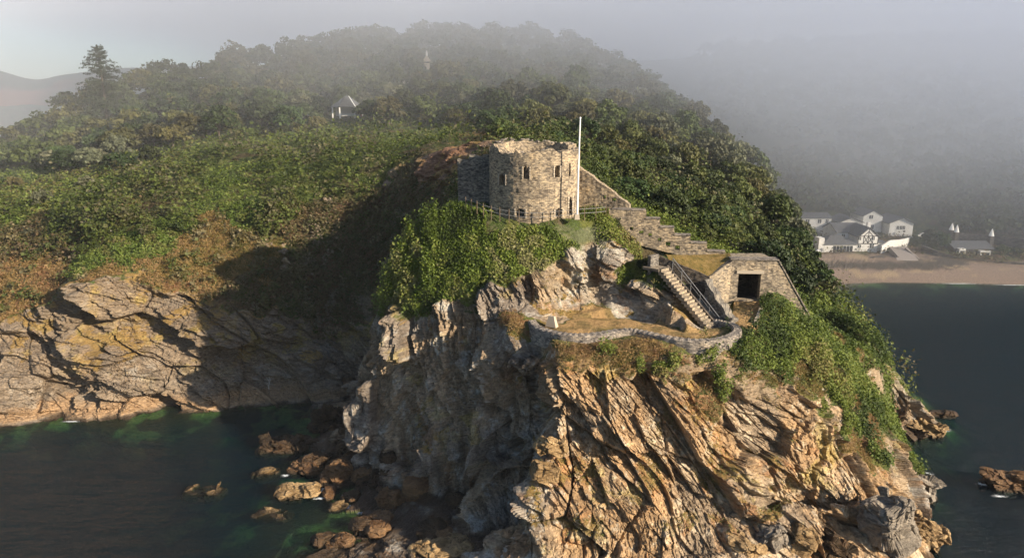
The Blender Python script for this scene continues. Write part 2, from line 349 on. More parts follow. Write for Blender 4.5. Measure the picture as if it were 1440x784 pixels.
seed('O', [(800, 488), (840, 492), (880, 492), (930, 500), (975, 505), (1020, 515), (1060, 525), (1085, 545), (990, 565), (1000, 585), (820, 510), (1200, 610, 1.4), (1240, 640, 1.2), (900, 500), (870, 505)], 1.5); seed('G', [(1040, 500), (985, 508), (900, 514), (950, 516), (1010, 530), (850, 500)], .9)
seed('G', [(1040, 485), (1000, 500, 1), (1095, 460), (1080, 490), (1120, 480), (1150, 520), (1180, 560), (1210, 600), (1220, 540), (1190, 500), (1160, 490), (1235, 510), (1240, 580, 1.5), (1060, 500), (930, 525, 1), (1020, 550, 1), (1200, 470), (1140, 510)], 2.6)
seed('R', [(850, 540), (900, 560), (960, 560), (1000, 610), (1060, 640), (1130, 600), (1110, 565), (1150, 600), (830, 600), (900, 620), (1000, 680), (1100, 700), (1180, 660), (950, 740), (850, 740), (1200, 740), (1170, 620), (870, 690), (1260, 700), (1260, 540), (1290, 590), (1250, 520, 1.5), (1080, 600), (800, 560), (1040, 580, 2), (1265, 680)], 3)
seed('R', [(1160, 560, 1.6), (1175, 580, 1.4)], 1.5); seed('O', [(1175, 530), (1205, 575), (1225, 600), (1130, 520), (1232, 545), (1150, 545), (1215, 625)], 1.3); seed('O', [(1210, 500), (1180, 475), (1240, 530)], .9); seed('O', [(1165, 600), (1190, 630), (1215, 650), (1120, 548), (880, 515), (960, 525), (1060, 545), (820, 500), (845, 515), (1090, 560)], 1.2); seed('G', [(1150, 575), (1185, 605), (1225, 635), (1245, 650), (1105, 535)], 1.3)
seed('S', [(1200, 380), (1300, 385), (1400, 390), (1250, 375), (1350, 380), (1180, 378), (1500, 392), (1200, 365), (1300, 366)], 8)
seed('B', [(x, 345) for x in range(1120, 1500, 40)], 8); seed('G', [(x, 300) for x in range(1150, 1500, 60)] + [(x, 250) for x in range(1120, 1500, 80)], 10)
seed('G', [(900, 250), (1000, 320), (1060, 360), (1100, 400), (960, 340), (1150, 440), (850, 200), (700, 120), (400, 120), (200, 150), (20, 240), (100, 200), (940, 150), (600, 100)], 9)
for x, y in ((-60, 470), (-100, 330), (50, 470)): SEED['G'].append((x, y, 70, 40))
KIND = 'RGOBDS'
def kinds(P, warp=True):
    "nearest survey sample of each kind, measured in reaches; ragged by noise"
    out = np.full((len(P), 6), 1e3, np.float32)
    Q = P.astype(np.float32)
    if warp:
        Q = Q + np.stack([fbm(Q * 0.35 + 5, 4, 31), fbm(Q * 0.35 + 91, 4, 37), fbm(Q * 0.35 + 47, 4, 41)], 1) * np.where((Q[:, 1] < 94) & (Q[:, 0] > -22), .8, 2.2)[:, None].astype(np.float32)
    for k, K in enumerate(KIND):
        for (x, y, z, r) in SEED[K]:
            d = np.sqrt((Q[:, 0] - x) ** 2 + (Q[:, 1] - y) ** 2 + (Q[:, 2] - z) ** 2) / r
            out[:, k] = np.minimum(out[:, k], d)
    return out
def weights(P, warp=True, sharp=6.0):
    d = kinds(P, warp); m = d.min(1, keepdims=True)
    w_ = np.exp(-sharp * (d / np.maximum(m, 1e-3) - 1)); return w_ / w_.sum(1, keepdims=True)
KW = weights(V)
rockw = KW[:, 0]
# ---------------------------------------------------------------- rock relief: slabs along tilted beds, moved along the surface normal
def unit(v): v = np.array(v, float); return v / np.linalg.norm(v)
def frame(n, d):
    n = unit(n); d = np.array(d, float); d -= n * d.dot(n); d = unit(d); return np.stack([n, d, np.cross(n, d)]).astype(np.float32)
FA = frame((.62, -.22, .72), (.7, 0, -.7)); FB = frame((.42, .1, .88), (1, 0, -.4)); FC = frame((.85, -.35, .35), (.3, 0, -.9))
def relief(P):
    P = P.astype(np.float32)
    cove = sstep(94, 100, P[:, 1] - np.maximum(0, P[:, 0] + 24) * 0.6) * (P[:, 0] < 20)
    cove = np.maximum(cove, sstep(-22, -27, P[:, 0]))
    steep = sstep(71.5, 74, P[:, 1] + np.maximum(0, P[:, 0] - 4) * 1.5 * 0 + np.where(P[:, 0] > 8, -30, 0))
    Wp = P + np.stack([fbm(P * 0.06, 2, 3), fbm(P * 0.06 + 40, 2, 4), fbm(P * 0.06 + 80, 2, 5)], 1) * 1.8
    A = Wp @ FA.T; B = Wp @ FB.T; Cc = Wp @ FC.T
    Q = np.where(cove[:, None] > .5, B, np.where(steep[:, None] > .5, Cc, A)).astype(np.float32)
    h = fbm(P * 0.10, 3, 11) * 1.3
    def slabs(scale, seed_, off):
        f1, f2, cid, D = voronoi(Q * np.array(scale, np.float32) + off, seed_)
        t1 = cid * 57.31 % 1.0 - .5; t2 = cid * 91.7 % 1.0 - .5; t3 = cid * 33.3 % 1.0 - .5
        return (cid - .5), D[:, 0] * (t1 * 1.2 + .35) + D[:, 1] * t2 + D[:, 2] * t3, f2 - f1, cid
    a, b, e1, cid = slabs((.22, .10, .14), 21, 0); h += a * 2.7 + b * 2.9; crack = sstep(.07, 0, e1); h -= crack * .7 * (cid > .6)
    a, b, e2, c2 = slabs((.62, .24, .34), 22, 13.7); h += a * 1.0 + b * 1.1; h -= sstep(.08, 0, e2) * .4 * (c2 > .7)
    a, b, e3, c3 = slabs((1.8, .55, .95), 23, 3.1); h += a * .42 + b * .42; h -= sstep(.12, 0, e3) * .2 * (c3 > .5)
    a, b, e4, c4 = slabs((4.4, 1.5, 2.4), 24, 7.7); h += a * .17 + b * .16
    s = Q[:, 0] * 1.1 + vnoise(Q * np.array([.2, .05, .05], np.float32), 9) * 1.2
    saw = s - np.floor(s); h += (saw - .5) * .30 * sstep(-.3, .4, vnoise(P * .2 + 50, 77)); s = Q[:, 0] * 2.3 + c2 * 3; saw = s - np.floor(s); h += (saw - .5) * .13 * sstep(-.3, .4, vnoise(P * .25 + 90, 79))
    s = Q[:, 0] * 4.1 + c2 * 5; saw = s - np.floor(s); h += (saw - .5) * .13 * sstep(-.3, .3, vnoise(P * .3 + 150, 78))
    h += fbm(P * 1.5, 4, 51) * .09
    return h, cid, c2, c3, crack, Q
sel = np.where((rockw > 0.02) & (V[:, 1] < 175) & (V[:, 2] > -7))[0]
h, cid, c2, c3, crack, Qb = relief(V[sel])
CELL = np.full((len(V), 3), 0.5, np.float32); CELL[sel] = np.stack([cid, c2, c3], 1)
CRK = np.zeros(len(V), np.float32); CRK[sel] = crack
BED = np.zeros((len(V), 3), np.float32); BED[sel] = Qb
amp = np.zeros(len(V), np.float32); amp[sel] = rockw[sel] * (0.35 + 0.65 * sstep(0.35, 1.6, SL[sel]))
z0 = V[:, 2]
amp *= np.where(z0 < 0, 0.55, 1.0) * (0.6 + 0.4 * sstep(0, 2, z0)); amp = np.where(V[:, 1] > 118, amp * .8, amp)
flat = np.exp(-(((V[:, 0] - 3) / 9) ** 2 + ((V[:, 1] - 88) / 7) ** 2) ** 3)        # keep the castle platform even
amp *= 1 - flat
fc_ = np.exp(-(((V[:, 0] - 11) / 5.5) ** 2 + ((V[:, 1] - 81.5) / 4) ** 2)); amp *= 1 - .45 * fc_
terr = sstep(1.25, .8, np.sqrt(((V[:, 0] - 12.5) / 15) ** 2 + ((V[:, 1] - 74.5) / 7.5) ** 2)) * (V[:, 2] > 19) * sstep(24.5, 22.6, V[:, 2]); amp *= 1 - terr * .9
pathm = (np.abs(V[:, 0] - (25.5 + (V[:, 1] - 74.2) * .33)) < 1.5) & (V[:, 1] > 73.5) & (V[:, 1] < 82) & (V[:, 2] > 20); KW[pathm] = (0, 0, 0, 0, 1, 0); amp[pathm] = 0; rockw = KW[:, 0]
disp = np.zeros(len(V), np.float32); disp[sel] = h * amp[sel]
nh = NRM.copy(); nh[:, 2] *= 0.45; nh /= np.linalg.norm(nh, axis=1)[:, None]
low = fbm(V * 0.25, 4, 61) * 0.30 * (1 - rockw) * (1 - KW[:, 4]) * (1 - KW[:, 5])
fine = fbm(V * np.float32(1.7), 3, 71) * 0.10 * (1 - rockw) * (1 - KW[:, 4] * .6)
V2 = V + nh * disp[:, None]; V2[:, 2] += low + fine
sh = (np.abs(V[:, 2]) < 1.5) & (rockw <= .3) & (V[:, 0] > 60); V2[sh] = V[sh]
def gridnormals(Vv):
    G = Vv.reshape(NC, NR, 3); du = np.zeros_like(G); dv = np.zeros_like(G)
    du[1:-1] = G[2:] - G[:-2]; du[0] = G[1] - G[0]; du[-1] = G[-1] - G[-2]
    dv[:, 1:-1] = G[:, 2:] - G[:, :-2]; dv[:, 0] = G[:, 1] - G[:, 0]; dv[:, -1] = G[:, -1] - G[:, -2]
    n = np.cross(du, dv).reshape(-1, 3); n /= np.maximum(1e-9, np.linalg.norm(n, axis=1))[:, None]; return n
N2 = gridnormals(V2)
# ---------------------------------------------------------------- the ground's own colours, plus shade painted on the castle face
def lerp(a, b, t): return a * (1 - t[:, None]) + np.asarray(b, np.float32) * t[:, None]
Z = V2[:, 2]; X = V2[:, 0]; Yv = V2[:, 1]
n1 = fbm(V2 * 0.5, 4, 81); n2 = fbm(V2 * 0.16 + 9, 4, 82); n3 = fbm(V2 * 1.8, 3, 83); n4 = fbm(V2 * 0.3 + 77, 4, 84)
bedn = fbm(BED * np.array([2.6, .18, .3], np.float32), 3, 85)
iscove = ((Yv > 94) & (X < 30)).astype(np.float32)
rock = np.broadcast_to(np.array([.310, .235, .155], np.float32), V2.shape).copy()
rock = lerp(rock, (.23, .20, .165), sstep(-.2, .5, n2 + (CELL[:, 0] - .5) * .9))
rock = lerp(rock, (.40, .35, .28), sstep(.05, .7, n1 + (CELL[:, 1] - .5) * .8) * .75)
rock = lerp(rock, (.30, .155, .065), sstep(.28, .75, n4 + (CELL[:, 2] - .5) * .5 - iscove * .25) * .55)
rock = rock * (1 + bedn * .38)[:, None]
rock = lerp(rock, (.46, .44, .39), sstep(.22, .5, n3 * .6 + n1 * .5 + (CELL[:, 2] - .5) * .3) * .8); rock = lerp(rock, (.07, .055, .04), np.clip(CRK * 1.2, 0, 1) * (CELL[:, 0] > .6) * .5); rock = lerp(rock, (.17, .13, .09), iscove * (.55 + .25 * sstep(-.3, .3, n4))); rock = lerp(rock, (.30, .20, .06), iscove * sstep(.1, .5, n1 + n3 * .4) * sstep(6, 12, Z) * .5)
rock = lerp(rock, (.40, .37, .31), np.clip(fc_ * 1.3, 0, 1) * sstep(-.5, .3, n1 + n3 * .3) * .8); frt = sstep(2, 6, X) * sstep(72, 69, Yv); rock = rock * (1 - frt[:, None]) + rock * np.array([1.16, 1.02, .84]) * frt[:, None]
yl = sstep(.42, .62, n1 * .5 + fbm(V2 * .22 + 300, 3, 86) * .8 + n3 * .25) * sstep(3, 8, Z) * (rockw > .4)
rock = lerp(rock, (.32, .24, .05), yl * .55)
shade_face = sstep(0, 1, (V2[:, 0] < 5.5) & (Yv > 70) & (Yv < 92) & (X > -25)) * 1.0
rock = lerp(rock, (.14, .10, .075), shade_face * (.10 + .25 * sstep(-.2, .3, n2)))  # paints extra shade into the rock on the crag's shadowed side
band = sstep(2.6, 1.4, Z + n1 * .6) * sstep(.1, .5, Z)
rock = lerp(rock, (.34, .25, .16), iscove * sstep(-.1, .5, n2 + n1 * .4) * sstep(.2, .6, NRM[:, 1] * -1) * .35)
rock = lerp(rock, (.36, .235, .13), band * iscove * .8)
wet = sstep(1.9, .9, Z + n1 * .7); rock = lerp(rock, (.050, .030, .017), wet * (1 - iscove) * (.85))
rock = lerp(rock, (.045, .03, .018), sstep(.35, .0, Z + n1 * .15) * .9)
grs = np.broadcast_to(np.array([.060, .085, .020], np.float32), V2.shape).copy(); grs = lerp(grs, (.11, .12, .03), sstep(0, .6, n1)); grs = lerp(grs, (.09, .07, .035), sstep(.1, .7, n4))
dry = np.broadcast_to(np.array([.21, .145, .055], np.float32), V2.shape).copy(); dry = lerp(dry, (.17, .16, .05), sstep(-.1, .5, n1)); dry = lerp(dry, (.24, .13, .06), sstep(.1, .6, n3)); dry = lerp(dry, (.09, .10, .03), sstep(0, .3, n4))
brn = np.broadcast_to(np.array([.095, .070, .035], np.float32), V2.shape).copy(); brn = lerp(brn, (.15, .09, .055), sstep(0, .5, n1)); brn = lerp(brn, (.07, .085, .03), sstep(.0, .5, n4))
dirt = np.broadcast_to(np.array([.42, .27, .12], np.float32), V2.shape).copy(); dirt = lerp(dirt, (.24, .17, .07), sstep(0, .6, n1))
sand = np.broadcast_to(np.array([.22, .165, .13], np.float32), V2.shape).copy(); sand = lerp(sand, (.30, .23, .15), sstep(.1, .6, n2)); sand = lerp(sand, (.07, .06, .05), sstep(3.0, 2.4, Z + n1 * .3) * sstep(1.6, 2.0, Z + n1 * .3)) 
RED = np.exp(-((V2 - np.array(hit(625, 225))) ** 2).sum(1) / 90); rock = lerp(rock, (.20, .09, .05), RED * .8)
# ledges hold turf near grassy ground, steep spots in grassy ground show stone
veg = 1 - rockw; nz = N2[:, 2]
turf = sstep(.45 - .15 * iscove, .75 - .15 * iscove, nz + n3 * .25) * sstep(3, 7, Z) * np.clip(sstep(.02, .35, veg) + sstep(.25, .5, n4 + n1 * .5) * .8, 0, 1) * (rockw > .3)
bare = sstep(.48, .30, nz + n3 * .1 + n1 * .15) * (Yv < 118) * (Z > 2) * sstep(.9, .3, KW[:, 1] * 0.7) * (SL > 1.0)
rk = np.clip(rockw * (1 - turf * .9), 0, 1); rk = sstep(.35, .65, rk + n3 * .12); rk = np.maximum(rk, bare * .9)
rk = np.where(Z < 1.2, np.where(X > 60, rk, 1.0), rk)
wsum = np.maximum(1e-4, KW[:, 1:].sum(1))
vegc = (grs * KW[:, 1:2] + dry * KW[:, 2:3] + brn * KW[:, 3:4] + dirt * KW[:, 4:5] + sand * KW[:, 5:6]) / wsum[:, None]
tc = lerp(grs, (.26, .17, .06), sstep(-.3, .4, n4)); vegc = np.where((rockw > .6)[:, None], tc, vegc)
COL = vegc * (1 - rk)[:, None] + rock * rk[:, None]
bed_ = (Z < -0.05); sb = lerp(np.broadcast_to(np.array([.06, .045, .02], np.float32), V2.shape).copy(), (.16, .20, .06), sstep(-.1, .5, n4 + n1 * .4)); COL = np.where((bed_)[:, None], sb, COL)
COL = np.clip(COL, .004, .9); RKM = rk
# ---------------------------------------------------------------- ground materials
def ground_mat(name, rocky):
    m = mat(name, rough=.92, spec=.25); n = N(m)
    at_ = n.new('ShaderNodeAttribute', attribute_name='col'); p = n.pos()
    f = n.noise(p, 3.2, 5, .62); g = n.noise(p, 11.0, 3, .6)
    c = n.mix(1.0, at_.outputs['Color'], n.ramp(f, [(.25, (.5, .5, .5)), (.5, (1, 1, 1)), (.8, (1.5, 1.46, 1.4))]), 'MULTIPLY')
    if rocky:
        mp = n.new('ShaderNodeMapping'); mp.inputs['Rotation'].default_value = (0.2, R(40), 0); mp.inputs['Scale'].default_value = (.45, .5, 4.0); n.lk(p, mp.inputs[0])
        s = n.noise(mp.outputs[0], 1.4, 5, .6, .4)
        c = n.mix(.8, c, n.ramp(s, [(.3, (.55, .5, .47)), (.5, (1, 1, 1)), (.72, (1.3, 1.27, 1.2))]), 'MULTIPLY')
        n.base(c); hh = n.math('ADD', n.math('MULTIPLY', s, 1.6), n.math('ADD', f, n.math('MULTIPLY', g, .35)))
        n.bump(hh, .9, .22)
        w_ = n.new('ShaderNodeSeparateXYZ'); n.lk(p, w_.inputs[0]); mr = n.new('ShaderNodeMapRange'); n.lk(w_.outputs[2], mr.inputs[0])
        mr.inputs[1].default_value = .4; mr.inputs[2].default_value = 2.0; mr.inputs[3].default_value = .45; mr.inputs[4].default_value = .9; n.lk(mr.outputs[0], n.b.inputs['Roughness'])
    else:
        n.base(c); n.bump(n.math('ADD', f, g), .8, .25)
    return m
MG = ground_mat('turf and earth', False); MR = ground_mat('rock', True)
ci = (np.arange(NC - 1)[:, None] * NR + np.arange(NR - 1)[None]).reshape(-1)
Q4 = np.stack([ci, ci + NR, ci + NR + 1, ci + 1], -1)
Qc = V2[Q4].mean(1); rkq = RKM[Q4].mean(1)
def zone():
    z = np.zeros(len(Q4), int)                                            # 0 hill
    z[(Qc[:, 1] < 100) & (Qc[:, 0] > -26)] = 1                              # headland
    z[(Qc[:, 0] <= -24 + 0 * Qc[:, 0]) & (Qc[:, 1] < 125) & (rkq > .5)] = 2; z[(Qc[:, 1] >= 97) & (Qc[:, 1] < 125) & (Qc[:, 0] < -5) & (rkq > .5)] = 2   # cove cliff
    z[(Qc[:, 1] > 178) & (Qc[:, 1] < 203) & (Qc[:, 0] > 70)] = 3            # beach
    z[(Qc[:, 2] < -0.3)] = 4                                                # seabed
    return z
zn = zone()
for k, (nm, ms) in enumerate([('hill', (MG, MR)), ('headland', (MG, MR)), ('cliff', (MG, MR)), ('beach', (MG, MR)), ('seabed', (MG, MR))]):
    qs = Q4[zn == k]; us, inv = np.unique(qs, return_inverse=True); qs = inv.reshape(-1, 4)
    me = np_mesh(nm, V2[us], qs, mats=ms, smooth=False, col=COL[us])
    me.polygons.foreach_set('material_index', (rkq[zn == k] > .5).astype(np.int32)); me.polygons.foreach_set('use_smooth', (rkq[zn == k] <= .5))
    me.normals_split_custom_set_from_vertices(N2[us]) if k in (0, 3) else None
    tag(link(nm, me), kind='structure')
# refined height field for planting: highest land point per cell of a 0.5 m grid is close enough to the plain one
def ground(x, y): return hgt(x, y)

# ---------------------------------------------------------------- sea
def water():
    m = bpy.data.materials.new('sea water'); m.use_nodes = True; t = m.node_tree; t.nodes.clear(); n = N(m)
    out = n.new('ShaderNodeOutputMaterial'); gl = n.new('ShaderNodeBsdfGlossy'); gl.inputs['Roughness'].default_value = .12
    tr = n.new('ShaderNodeBsdfTransparent'); tr.inputs[0].default_value = (.80, .95, .90, 1)
    fr = n.new('ShaderNodeFresnel'); fr.inputs[0].default_value = 1.33; mx = n.new('ShaderNodeMixShader')
    p = n.pos(); mp = n.scale(p, (.8, 2.0, 1.0))
    a = n.noise(mp, .8, 4, .62, .5); b = n.noise(mp, .16, 3, .5); c = n.noise(mp, 3.4, 3, .6, .3)
    hh = n.math('ADD', n.math('MULTIPLY', a, .5), n.math('ADD', n.math('MULTIPLY', b, 1.1), n.math('MULTIPLY', c, .16)))
    bp = n.new('ShaderNodeBump'); bp.inputs['Strength'].default_value = 1.0; bp.inputs['Distance'].default_value = 1.2; n.lk(hh, bp.inputs['Height'])
    n.lk(bp.outputs[0], gl.inputs['Normal']); n.lk(bp.outputs[0], fr.inputs['Normal'])
    n.lk(n.math('MULTIPLY', fr.outputs[0], .58), mx.inputs[0]); n.lk(tr.outputs[0], mx.inputs[1]); n.lk(gl.outputs[0], mx.inputs[2]); n.lk(mx.outputs[0], out.inputs[0])
    va = n.new('ShaderNodeVolumePrincipled'); va.inputs['Density'].default_value = WATER_D; va.inputs['Color'].default_value = (.007, .026, .052, 1); va.inputs['Absorption Color'].default_value = (.12, .40, .36, 1)
    n.lk(va.outputs[0], out.inputs['Volume']); m.cycles.homogeneous_volume = True
    return m
WATER_D = 0.75
co = [(x, y, z) for z in (-14, 0) for x, y in ((-600, 20), (600, 20), (600, 640), (-600, 640))]
tag(link('sea', np_mesh('sea', co, [(3, 2, 1, 0), (4, 5, 6, 7), (0, 1, 5, 4), (1, 2, 6, 5), (2, 3, 7, 6), (3, 0, 4, 7)], mats=[water()])), kind='structure')
co = [(x, y, -13) for x, y in ((-1500, -300), (1500, -300), (1500, 1500), (-1500, 1500))]
tag(link('sea_floor', np_mesh('sea_floor', co, [(0, 1, 2, 3)], mats=[mat('deep floor', (.03, .03, .025))])), kind='structure')
# ---------------------------------------------------------------- air: even haze over the whole place, thicker mist lying on the hill top
def vol(name, d, c=(.86, .91, 1.0), g=-0.25):
    m = bpy.data.materials.new(name); m.use_nodes = True; t = m.node_tree; t.nodes.clear(); n = N(m)
    out = n.new('ShaderNodeOutputMaterial'); v = n.new('ShaderNodeVolumePrincipled'); v.inputs['Density'].default_value = d; v.inputs['Color'].default_value = (*c, 1)
    v.inputs['Anisotropy'].default_value = g; n.lk(v.outputs[0], out.inputs['Volume']); m.cycles.homogeneous_volume = True; return m
HAZE = 0.00007
co = [(x, y, z) for z in (-15, 150) for x, y in ((-700, -60), (700, -60), (700, 760), (-700, 760))]
tag(link('haze', np_mesh('haze', co, [(3, 2, 1, 0), (4, 5, 6, 7), (0, 1, 5, 4), (1, 2, 6, 5), (2, 3, 7, 6), (3, 0, 4, 7)], mats=[vol('haze', HAZE)])), kind='stuff')
def mist():
    m = bpy.data.materials.new('mist'); m.use_nodes = True; t = m.node_tree; t.nodes.clear(); n = N(m)
    out = n.new('ShaderNodeOutputMaterial'); v = n.new('ShaderNodeVolumePrincipled'); v.inputs['Color'].default_value = (.86, .91, 1.0, 1); v.inputs['Anisotropy'].default_value = -.35
    p = n.pos(); sx = n.new('ShaderNodeSeparateXYZ'); n.lk(p, sx.inputs[0])
    ns = n.noise(n.scale(p, (.011, .011, .02)), 1.0, 2, .5)
    a = n.math('MULTIPLY_ADD', sx.outputs[0], MIST_X, sx.outputs[2])          # thicker to the east
    a = n.math('MULTIPLY_ADD', sx.outputs[1], .05, a)                      # and up the valley
    a = n.math('MULTIPLY_ADD', ns, 60, a)
    mr = n.new('ShaderNodeMapRange', interpolation_type='SMOOTHSTEP'); n.lk(a, mr.inputs[0]); mr.inputs[1].default_value = MIST_LO; mr.inputs[2].default_value = MIST_HI; mr.inputs[3].default_value = .0021; mr.inputs[4].default_value = MIST_D
    yr = n.new('ShaderNodeMapRange'); n.lk(sx.outputs[1], yr.inputs[0]); yr.inputs[1].default_value = 137; yr.inputs[2].default_value = 185; yr.inputs[3].default_value = 0; yr.inputs[4].default_value = 1
    n.lk(n.math('MULTIPLY', mr.outputs[0], yr.outputs[0]), v.inputs['Density']); n.lk(v.outputs[0], out.inputs['Volume']); m.cycles.volume_step_rate = 1.0
    return m
MIST_X, MIST_LO, MIST_HI, MIST_D = .22, 72, 145, .016
co = [(x, y, z) for z in (-14.5, 149) for x, y in ((-500, 136), (560, 136), (560, 700), (-500, 700))]
tag(link('mist', np_mesh('mist', co, [(3, 2, 1, 0), (4, 5, 6, 7), (0, 1, 5, 4), (1, 2, 6, 5), (2, 3, 7, 6), (3, 0, 4, 7)], mats=[mist()])), kind='stuff')
# ---------------------------------------------------------------- masonry
def stone_mat(name, c1, c2, c3, scale=1.0, bump=.6):
    m = mat(name, rough=.95, spec=.15); n = N(m)
    uv = n.new('ShaderNodeUVMap').outputs[0]; p = n.pos()
    wob = n.new('ShaderNodeVectorMath', operation='MULTIPLY_ADD'); ns = n.new('ShaderNodeTexNoise'); ns.inputs['Scale'].default_value = 1.6; ns.inputs['Detail'].default_value = 3; n.lk(uv, ns.inputs['Vector'])
    n.lk(ns.outputs['Color'], wob.inputs[0]); wob.inputs[1].default_value = (.12, .10, 0); n.lk(uv, wob.inputs[2])
    br = n.new('ShaderNodeTexBrick'); n.lk(wob.outputs[0], br.inputs['Vector']); br.offset = .43
    br.inputs['Scale'].default_value = 1.0; br.inputs['Brick Width'].default_value = .46 * scale; br.inputs['Row Height'].default_value = .19 * scale; br.inputs['Mortar Size'].default_value = .028; br.inputs['Mortar Smooth'].default_value = .6
    br.inputs['Color1'].default_value = (*c1, 1); br.inputs['Color2'].default_value = (*c2, 1); br.inputs['Mortar'].default_value = (*[v * .45 for v in c3], 1); br.inputs['Bias'].default_value = .1
    vo = n.new('ShaderNodeTexVoronoi'); n.lk(n.scale(uv, (3.2, 7.0, 1)), vo.inputs['Vector']); vo.inputs['Scale'].default_value = 1.0
    c = n.mix(.4, br.outputs['Color'], n.ramp(n.math('MULTIPLY', n.math('ADD', vo.outputs['Distance'], 0.0), 1.0), [(0, c3), (.4, c1), (.9, c2)]))
    sep = n.new('ShaderNodeSeparateColor'); n.lk(vo.outputs['Color'], sep.inputs[0])
    c = n.mix(1.0, c, n.ramp(sep.outputs[0], [(0, (.45, .45, .48)), (.5, (1, 1, 1)), (1, (1.5, 1.45, 1.35))]), 'MULTIPLY')
    c = n.mix(1.0, c, n.ramp(n.noise(p, .55, 5, .6), [(.3, (.6, .6, .62)), (.5, (1, 1, 1)), (.75, (1.3, 1.22, 1.08))]), 'MULTIPLY')
    n.base(c)
    n.bump(n.math('ADD', n.math('MULTIPLY', br.outputs['Fac'], -1.0), n.math('MULTIPLY', sep.outputs[1], .9)), bump, .12)
    return m
M_TOWER = stone_mat('castle stone', (.37, .30, .21), (.26, .22, .17), (.44, .38, .29))
M_GREY = stone_mat('grey wall stone', (.24, .22, .19), (.15, .14, .125), (.36, .33, .29))
M_BLOCK = stone_mat('blockhouse stone', (.37, .31, .23), (.26, .22, .17), (.44, .38, .30), .9)
M_DARKW = stone_mat('shade darkened stone', (.12, .10, .085), (.08, .07, .06), (.16, .14, .12))  # shade painted into the stone of stairside walls, tower floor and chamber
M_LEDGE = stone_mat('parapet stone', (.34, .30, .26), (.24, .215, .19), (.44, .40, .35), .8, .9)
M_COPE = mat('pale stone edging', (.42, .36, .28)); M_BLACK = mat('unlit recess', (.012, .011, .010)); M_IRON = mat('grey painted iron', (.25, .25, .25), .5); M_WHITE = mat('white paint', (.78, .78, .76), .45, .4)
M_WOOD = mat('weathered timber', (.16, .12, .08)); M_GLASS = mat('dark glass', (.03, .035, .04), .12, .5)
def noise1(x, s=0): return vnoise(np.stack([np.asarray(x, float), np.zeros_like(x) + .37 * s, np.zeros_like(x)], 1), s)
def masonry(name, pos, s0, s1, z0, z1, thick, m, top=None, bot=None, holes=(), cell=.14, parent=None, rough=.035, rag=.12, closed=False):
    "wall drawn as courses of cells; pos(s, d) -> x, y at distance s along and depth d into the wall; holes = (s, zbottom, w, h, arched)"
    ns = int(round((s1 - s0) / cell)); nz = int(round((z1 - z0) / cell)); S = np.linspace(s0, s1, ns + 1); Zg = np.linspace(z0, z1, nz + 1)
    tp = np.array([top(s) if top else z1 for s in S]) + noise1(S * 2.1, 5) * rag + noise1(S * .6, 8) * rag; bt = np.array([bot(s) if bot else z0 for s in S])
    G = np.clip(np.broadcast_to(Zg, (ns + 1, nz + 1)), bt[:, None], np.maximum(tp, bt)[:, None])
    sc = (S[:-1] + S[1:]) / 2; gc = (G[:-1, :-1] + G[1:, 1:]) / 2; hc = G[:-1, 1:] - G[:-1, :-1] + G[1:, 1:] - G[1:, :-1]
    keep = hc > .01
    for (s, zb, w_, h_, arch) in holes:
        ds = np.abs(sc - s)[:, None]; dz = gc - zb
        ins = (ds < w_ / 2) & (dz > 0) & (dz < h_)
        if arch == 1: r = w_ / 2; ins &= (dz < h_ - r) | (ds ** 2 + (dz - (h_ - r)) ** 2 < r * r)
        if arch == 2: r = w_ * .9; ins &= (dz < h_ - r) | (ds * 2 * .5 / (w_ / 2) + (dz - (h_ - r)) / r < 1)
        keep &= ~ins
    # uniform mask grid with border
    K = np.zeros((ns + 2, nz + 2), bool); K[1:-1, 1:-1] = keep
    if closed: K[0] = K[-2]; K[-1] = K[1]
    co = []; uv = []
    for d in (0, thick):
        for i, s in enumerate(S):
            xy_ = pos(s, d)
            for j in range(nz + 1): co.append((xy_[0], xy_[1], G[i, j])); uv.append((s + d * 1.7, G[i, j] + d))
    co = np.array(co); uv = np.array(uv); M_ = (ns + 1) * (nz + 1)
    j3 = np.stack([vnoise(co * 3.1, 91), vnoise(co * 3.1 + 50, 92), np.zeros(len(co))], 1) * rough; co = co + j3
    qs = []; id_ = lambda i, j, k: k * M_ + i * (nz + 1) + j
    I, J = np.where(keep)
    for i, j in zip(I, J):
        qs.append((id_(i, j, 0), id_(i + 1, j, 0), id_(i + 1, j + 1, 0), id_(i, j + 1, 0))); qs.append((id_(i, j, 1), id_(i, j + 1, 1), id_(i + 1, j + 1, 1), id_(i + 1, j, 1)))
        if not K[i, j + 1]: qs.append((id_(i, j, 0), id_(i, j + 1, 0), id_(i, j + 1, 1), id_(i, j, 1)))
        if not K[i + 2, j + 1]: qs.append((id_(i + 1, j, 0), id_(i + 1, j, 1), id_(i + 1, j + 1, 1), id_(i + 1, j + 1, 0)))
        if not K[i + 1, j]: qs.append((id_(i, j, 0), id_(i, j, 1), id_(i + 1, j, 1), id_(i + 1, j, 0)))
        if not K[i + 1, j + 2]: qs.append((id_(i, j + 1, 0), id_(i + 1, j + 1, 0), id_(i + 1, j + 1, 1), id_(i, j + 1, 1)))
    return link(name, np_mesh(name, co, qs, mats=[m], uv=uv), parent)
def straight(A, B):
    A = Vector(A); B = Vector(B); d = (B - A).normalized(); nrm = Vector((-d.y, d.x))
    return lambda s, dep: tuple(A + d * s + nrm * dep), (B - A).length
def onwall(A, B, px, py):
    "sight line through a pixel -> distance along wall A-B and height"
    A = Vector(A); B = Vector(B); d = (B - A).normalized(); a, b, c = ray(px, py); r = Vector((a, b))
    det = r.x * -d.y + d.x * r.y; t = (A.x * -d.y + d.x * A.y) / det; P = r * t
    return (P - A).dot(d), CAM_H + c * t
